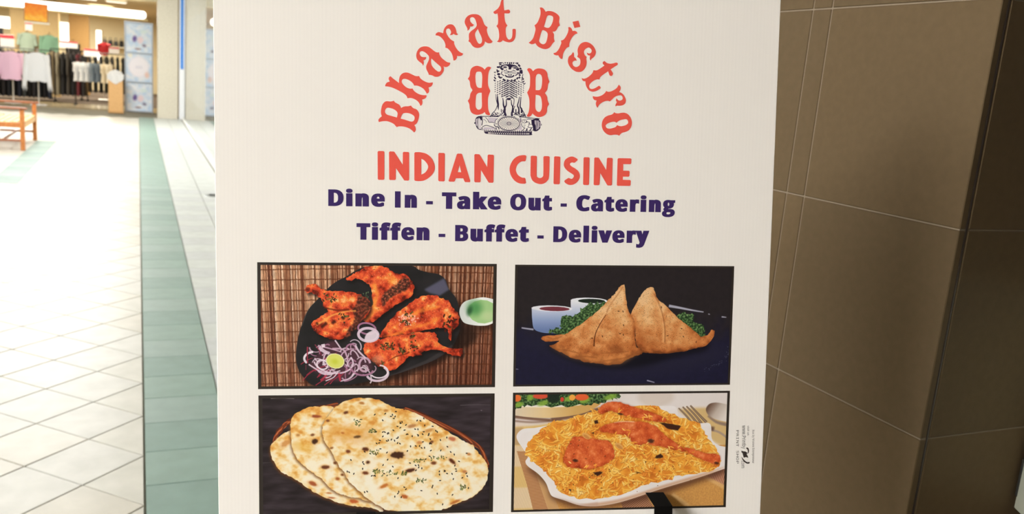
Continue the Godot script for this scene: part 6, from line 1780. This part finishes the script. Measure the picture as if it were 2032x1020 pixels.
	obj("ledge", st, mat(Color8(238, 232, 216), 0.5), t)
	for k in [-1.0, 1.0]:
		st = mb()
		add_tube(st, [Vector3(k * 0.2, 0.2, -0.01), Vector3(k * 0.2, 0.62, -0.01), Vector3(k * 0.2, 0.64, -0.07)], [0.008, 0.008, 0.008], 8)
		obj("hanging_rod", st, mat(Color8(150, 140, 120), 0.4, 0.5), t)
	# two tops hung on the partition
	garment("knit_top", "pale mint short knit top hung under the orange sign", "top", Vector3(-3.17, 1.94, -31.22), 0.0, 0.40, 0.56, Color8(150, 166, 150), 0.34, 0.07, "", false, 1.0)
	garment("knit_top", "sea green knit top with open neck hung right of the pale mint one", "top", Vector3(-2.57, 1.92, -31.22), 0.0, 0.42, 0.64, Color8(112, 150, 126), 0.5, 0.06, "", false, 2.0)
	for k in 4:
		t = thing("wall_hook", ["wall hook carrying the pale mint knit top", "wall hook carrying the sea green knit top", "wall hook carrying the tan dress", "wall hook carrying the black jacket"][k], "hook", Vector3([-3.147, -2.547, -2.377, -2.04][k], [2.025, 2.005, 1.285, 1.865][k], [-31.35, -31.35, -31.35, -34.0][k]))
		st = mb()
		add_tube(st, [Vector3(0, 0, 0), Vector3(0, 0, 0.16)], [0.006, 0.006], 8)
		obj("peg", st, mat(Color8(80, 70, 60), 0.4, 0.6), t)
		st = mb()
		add_lathe(st, Vector3(0, 0, 0.16), [Vector2(0, -0.012), Vector2(0.012, 0), Vector2(0, 0.012)], 10)
		obj("tip", st, mat(Color8(80, 70, 60), 0.4, 0.6), t)
	# the front stands
	for f in [[Vector3(-3.12, 0, -27.05), 1.46, "thin chrome stand holding the pink sweater"], [Vector3(-2.47, 0, -26.6), 1.49, "thin chrome stand holding the white fringed sweater"], [Vector3(-1.0, 0, -31.4), 1.92, "tall thin chrome stand holding the red sweater"], [Vector3(-3.97, 0, -30.4), 2.14, "tall thin chrome stand holding the black coat"]]:
		t = thing("garment_stand", f[2], "clothes stand", f[0])
		var chrome := mat(Color8(226, 226, 226), 0.25, 0.6)
		st = mb()
		add_tube(st, [Vector3(0, 0.012, -0.08), Vector3(0, f[1], -0.08), Vector3(0, f[1], 0.1)], [0.017, 0.013, 0.008], 12)
		obj("pole", st, chrome, t)
		st = mb()
		add_box(st, Vector3(0, 0.018, -0.08), Vector3(0.4, 0.02, 0.4), 0.006)
		obj("base", st, chrome, t)
	garment("pink_sweater", "pink long-sleeved sweater on a chrome stand at the store front", "sweater", Vector3(-3.14, 1.37, -27.03), 0.1, 0.5, 0.74, Color8(234, 194, 218), 0.6, 0.10, "", false, 3.0)
	garment("white_sweater", "white sweater with fringed sleeves on a chrome stand beside the pink sweater", "sweater", Vector3(-2.49, 1.40, -26.58), -0.05, 0.5, 0.76, Color8(238, 240, 242), 0.84, 0.09, "", true, 4.0)
	# hanging rails full of clothes
	var order := ["first", "second", "third", "fourth", "fifth", "sixth", "seventh", "eighth", "ninth", "tenth", "eleventh", "twelfth", "thirteenth", "fourteenth"]
	var hue := ["black", "navy", "grey", "black", "charcoal", "dark blue"]
	rack("black rail of dark clothes behind the pink and white sweaters", Vector3(-3.2, 0, -28.9), 1.9, 1.46, Color8(40, 40, 40))
	var proto := garment("hanging_jacket", "black jacket, first from the left on the rail behind the sweaters", "jacket", Vector3(-4.05, 1.38, -28.9), PI / 2, 0.46, 1.28, Color8(26, 26, 34), 0.62, 0.02, "dark jackets on the rail behind the sweaters", false, 5.0)
	proto.scale.z = 0.85
	var shades := [Color8(24, 24, 30), Color8(34, 40, 58), Color8(60, 66, 70), Color8(20, 20, 22), Color8(44, 44, 50), Color8(30, 34, 44)]
	for k in range(1, 14):
		dressed(proto, Vector3(-4.05 + k * 0.128, 1.38, -28.9 + 0.02 * (k % 3)), PI / 2 + 0.12 * (hash1(k) - 0.5), shades[k % 6], "%s jacket, %s from the left on the rail behind the sweaters" % [hue[k % 6], order[k]], "")
	rack("black rail of olive and black clothes right of the wide tan partition", Vector3(-1.95, 0, -30.2), 1.0, 1.52, Color8(40, 40, 40))
	var tones := [Color8(150, 134, 104), Color8(120, 112, 92), Color8(26, 24, 24), Color8(60, 54, 46), Color8(20, 18, 20), Color8(96, 34, 40), Color8(36, 32, 32)]
	var says := ["khaki jacket at the partition end of the olive and black rail", "grey-brown jacket second on the olive and black rail", "black jacket third on the olive and black rail", "brown jacket in the middle of the olive and black rail", "black coat beside the maroon garment on the olive rail", "maroon garment on the olive and black rail", "dark coat last on the olive and black rail"]
	for k in 7:
		dressed(proto, Vector3(-2.38 + k * 0.14, 1.44, -30.2), PI / 2 - 0.5 * (1.0 if k == 0 else 0.15), tones[k], says[k], "-")
	rack("low black rail of white, grey and cream clothes left of the wooden pedestal", Vector3(-1.15, 0, -27.9), 1.0, 1.3, Color8(22, 22, 22))
	var lights := [Color8(222, 222, 222), Color8(228, 230, 230), Color8(220, 222, 222), Color8(120, 132, 140), Color8(104, 116, 126), Color8(228, 214, 184), Color8(232, 222, 198)]
	says = ["white shirt at the aisle end of the low rail", "white blouse second on the low rail", "white shirt before the grey garments on the low rail", "blue-grey shirt among the white and cream clothes", "darker grey-blue shirt beside the cream clothes", "cream cardigan beside the grey shirts on the low rail", "cream cardigan next to the wooden pedestal"]
	for k in 7:
		dressed(proto, Vector3(-1.58 + k * 0.14, 1.22, -27.9), PI / 2 - 0.55, lights[k], says[k], "-", 0.74, 0.42)
	rack("rear dark rail of clothes seen over the low rail", Vector3(-1.0, 0, -30.8), 1.3, 1.5, Color8(50, 50, 50))
	for k in 8:
		dressed(proto, Vector3(-1.56 + k * 0.16, 1.42, -30.8), PI / 2 + 0.2 * (hash1(k * 5) - 0.5), [Color8(60, 62, 50), Color8(70, 66, 60), Color8(44, 48, 44), Color8(30, 30, 30)][k % 4], "%s jacket, %s from the left on the rear rail seen over the low rail" % [["olive", "brown-grey", "dark green", "black"][k % 4], order[k]], "jackets on the rear rail", 0.9)
	garment("red_sweater", "bright red sweater standing above the rear dark rail", "sweater", Vector3(-1.02, 1.84, -31.4), 0.0, 0.26, 0.40, Color8(176, 36, 40), 0.26, 0.02, "", false, 8.0)
	garment("black_coat", "black coat hung high beside the small glowing patch of wall on the left", "coat", Vector3(-4.0, 2.05, -30.4), 0.3, 0.5, 0.8, Color8(26, 24, 26), 0.6, 0.04, "", false, 9.0)
	garment("black_jacket", "black jacket hung high beside the wide tan partition's right edge", "jacket", Vector3(-2.06, 1.78, -33.93), 0.2, 0.34, 0.6, Color8(24, 22, 22), 0.5, 0.03, "", false, 10.0)
	garment("tan_dress", "tan sleeveless dress hanging beside the sea green top, lower down", "dress", Vector3(-2.40, 1.2, -31.24), 0.0, 0.24, 0.9, Color8(196, 158, 96), 0.0, 0.0, "", false, 11.0)
	card("white card with red top over the dark clothes behind the pink sweater", Vector3(-3.43, 1.62, -28.9), 0.36, 0.38, -0.3)
	card("small red and white card under the corner of the orange sign", Vector3(-3.12, 2.14, -31.344), 0.2, 0.26, 0.0)
	card("wide red and white card above the olive and black rail", Vector3(-1.95, 1.68, -30.2), 0.5, 0.2, -0.2)
	card("red and white card above the low rail of white clothes", Vector3(-1.24, 1.50, -27.9), 0.36, 0.22, -0.2)
	card("red and white card on the rear rail beside the poster stand", Vector3(-0.70, 1.62, -30.8), 0.3, 0.2, -0.12)
	# shelf of dark goods on the rear wall
	t = thing("wall_shelf", "white lit shelf on the rear wall with dark goods on it", "shelf", Vector3(-0.6, 1.75, -38.2))
	st = mb()
	add_box(st, Vector3(0, 0, 0), Vector3(1.5, 0.04, 0.36), 0.006)
	obj("board", st, mat(Color8(236, 230, 210), 0.6), t)
	for s in [-0.6, 0.6]:
		st = mb()
		add_box(st, Vector3(s, -0.1, -0.08), Vector3(0.03, 0.18, 0.2), 0.004)
		obj("bracket", st, mat(Color8(200, 196, 180), 0.5), t)
	for k in 7:
		var b := thing("handbag", "%s handbag, %s from the left on the lit rear wall shelf" % [hue[k % 6], order[k]], "handbag", Vector3(-1.2 + k * 0.2, 1.77, -38.15), 0.0, "handbags on the rear shelf")
		st = mb()
		add_box(st, Vector3(0, 0.12, 0), Vector3(0.15, 0.24 - 0.03 * (k % 3), 0.1), 0.03)
		obj("body", st, mat(shades[k % 6], 0.6), b)
		st = mb()
		add_tube(st, [Vector3(-0.05, 0.2, 0), Vector3(-0.03, 0.33, 0), Vector3(0.03, 0.33, 0), Vector3(0.05, 0.2, 0)], [0.009, 0.009, 0.009, 0.009], 8)
		obj("handle", st, mat(shades[(k + 2) % 6], 0.6), b)
	# wooden pedestal with a white garment laid over it
	t = thing("wooden_pedestal", "plain tan wooden pedestal beside the tall pale blue poster stand", "pedestal", Vector3(-0.545, 0, -25.36))
	st = mb()
	add_box(st, Vector3(0, 0.495, 0), Vector3(0.35, 0.99, 0.35), 0.008)
	obj("box", st, mottled(Color8(206, 158, 98), Color8(222, 176, 116), 0.5, 0.04, 0.0, 256, 0.6), t)
	st = mb()
	add_box(st, Vector3(0, 0.025, 0), Vector3(0.365, 0.05, 0.365), 0.006)
	obj("plinth", st, mat(Color8(190, 144, 88), 0.5), t)
	st = mb()
	st.set_smooth_group(1)
	var grid := []
	for j in 13:
		var row := []
		for i in 13:
			var x := -0.20 + 0.4 * i / 12.0
			var s := 0.62 * j / 12.0
			var y := 1.005 + 0.05 * (1.0 - absf(x) / 0.2)
			var z := -0.16 + s
			if s > 0.34:
				z = 0.19 + 0.012 * sin(i * 1.3)
				y = 1.02 - (s - 0.34) * (1.0 - 0.55 * absf(x) / 0.2)
			y += fine.get_noise_2d(i * 8.0, j * 8.0) * 0.03
			row.append(Vector3(x, y, z))
		grid.append(row)
	for j in 12:
		for i in 12:
			quad(st, grid[j][i], grid[j][i + 1], grid[j + 1][i + 1], grid[j + 1][i])
	var w := thing("white_shirt", "white shirt draped over the top of the wooden pedestal", "shirt", Vector3(-0.545, 0, -25.36))
	var shirt := mat(Color8(214, 212, 208), 0.9)
	shirt.cull_mode = BaseMaterial3D.CULL_DISABLED
	obj("cloth", st, shirt, w)
	st = mb()
	add_tube(st, [Vector3(-0.15, 1.04, -0.02), Vector3(0, 1.08, 0.03), Vector3(0.15, 1.04, -0.02)], [0.03, 0.05, 0.03], 12)
	obj("collar", st, shirt, w)
	poster_stand()


# a copy of a hung garment in its own colour and with its own label
func dressed(proto: Node3D, at: Vector3, turn: float, color: Color, label: String, group: String, size := 1.0, tall := 0.0) -> void:
	var c: Node3D = proto.duplicate()
	c.name = numbered("hanging_jacket")
	add_child(c)
	c.position = at
	c.rotation.y = turn
	c.scale = Vector3(size, tall if tall > 0.0 else size, size * 0.85)
	if label:
		c.set_meta("label", label)
	if group == "-":
		c.remove_meta("group")
	elif group:
		c.set_meta("group", group)
	var m := mat(color, 0.9)
	for part in c.get_children():
		if not str(part.name).begins_with("hanger"):
			part.material_override = m


func poster_stand() -> void:
	var t := thing("poster_stand", "tall pale blue display stand with three framed posters beside the stone pillar", "display stand", Vector3(0.02, 0, -26.0))
	var st := mb()
	add_box(st, Vector3(0, 1.21, -0.03), Vector3(0.66, 2.4, 0.05), 0.006)
	obj("back_panel", st, mat(Color8(190, 204, 216), 0.5), t)
	var alu := mat(Color8(176, 186, 196), 0.3, 0.5)
	for s in [-1.0, 1.0]:
		st = mb()
		add_box(st, Vector3(s * 0.34, 1.21, 0), Vector3(0.03, 2.42, 0.07), 0.005)
		obj("post", st, alu, t)
	for y in [0.03, 0.82, 1.6, 2.40]:
		st = mb()
		add_box(st, Vector3(0, y, 0), Vector3(0.66, 0.035, 0.07), 0.005)
		obj("rail", st, alu, t)
	for k in 3:
		var cv := Canvas.new(self, 65.0, 75.0, 2.0, Color8(206, 220, 234))
		cv.fill([PackedVector2Array([Vector2.ZERO, Vector2(65, 0), Vector2(65, 75), Vector2(0, 75)])], func(x: float, y: float, _e: float, _s: float) -> Color:
			return Color8(190, 212, 234).lerp(Color8(228, 232, 236), clampf(0.5 + broad.get_noise_2d(x * 1.5 + k * 50, y * 1.5), 0.0, 1.0)))
		if k == 1:
			cv.blob(Vector2(32, 36), Vector2(30, 32), 0.0, Color8(240, 236, 240), 0.95, 0.75)
			cv.stroke(ring(Vector2(32, 36), Vector2(24, 26)), 0.8, 0.8, Color8(206, 206, 222), 0.8)
			for i in 4:
				cv.stroke(PackedVector2Array([Vector2(24 + i * 4.4, 40), Vector2(26 + i * 4.4, 31), Vector2(27 + i * 4.4, 40)]), 1.2, 1.2, Color8(196, 196, 214), 0.8)
			cv.blob(Vector2(53, 56), Vector2(9, 12), 0.0, Color8(232, 196, 180), 0.9, 0.3)
			cv.blob(Vector2(10, 6), Vector2(9, 8), 0.0, Color8(236, 232, 214), 0.9, 0.4)
		else:
			cv.blob(Vector2(22, 40), Vector2(8, 12), 0.2, Color8(96, 74, 140), 0.9, 0.3)
			cv.blob(Vector2(36, 42), Vector2(11, 13), 0.0, Color8(232, 208, 212), 0.9, 0.4)
			cv.blob(Vector2(46, 56), Vector2(8, 6), 0.3, Color8(120, 110, 130), 0.8, 0.3)
			cv.blob(Vector2(30, 66), Vector2(12, 4), 0.0, Color8(150, 124, 124), 0.8, 0.3)
			cv.stroke(ring(Vector2(32, -8), Vector2(26, 22), 0.4, 2.7), 2.0, 2.0, Color8(232, 240, 246), 0.8, 0.6)
			cv.blob(Vector2(44, 20), Vector2(14, 8), 0.0, Color8(214, 230, 226), 0.8, 0.3)
		st = mb()
		var y0: float = [0.05, 0.84, 1.62][k]
		for i in [0, 1, 2, 0, 2, 3]:
			var q: Vector2 = [Vector2(0, 1), Vector2(0, 0), Vector2(1, 0), Vector2(1, 1)][i]
			st.set_uv(q)
			st.add_vertex(Vector3(-0.322 + 0.644 * q.x, y0 + 0.755 * (1.0 - q.y), 0.0))
		obj("poster", st, print_mat(cv.texture()), t)
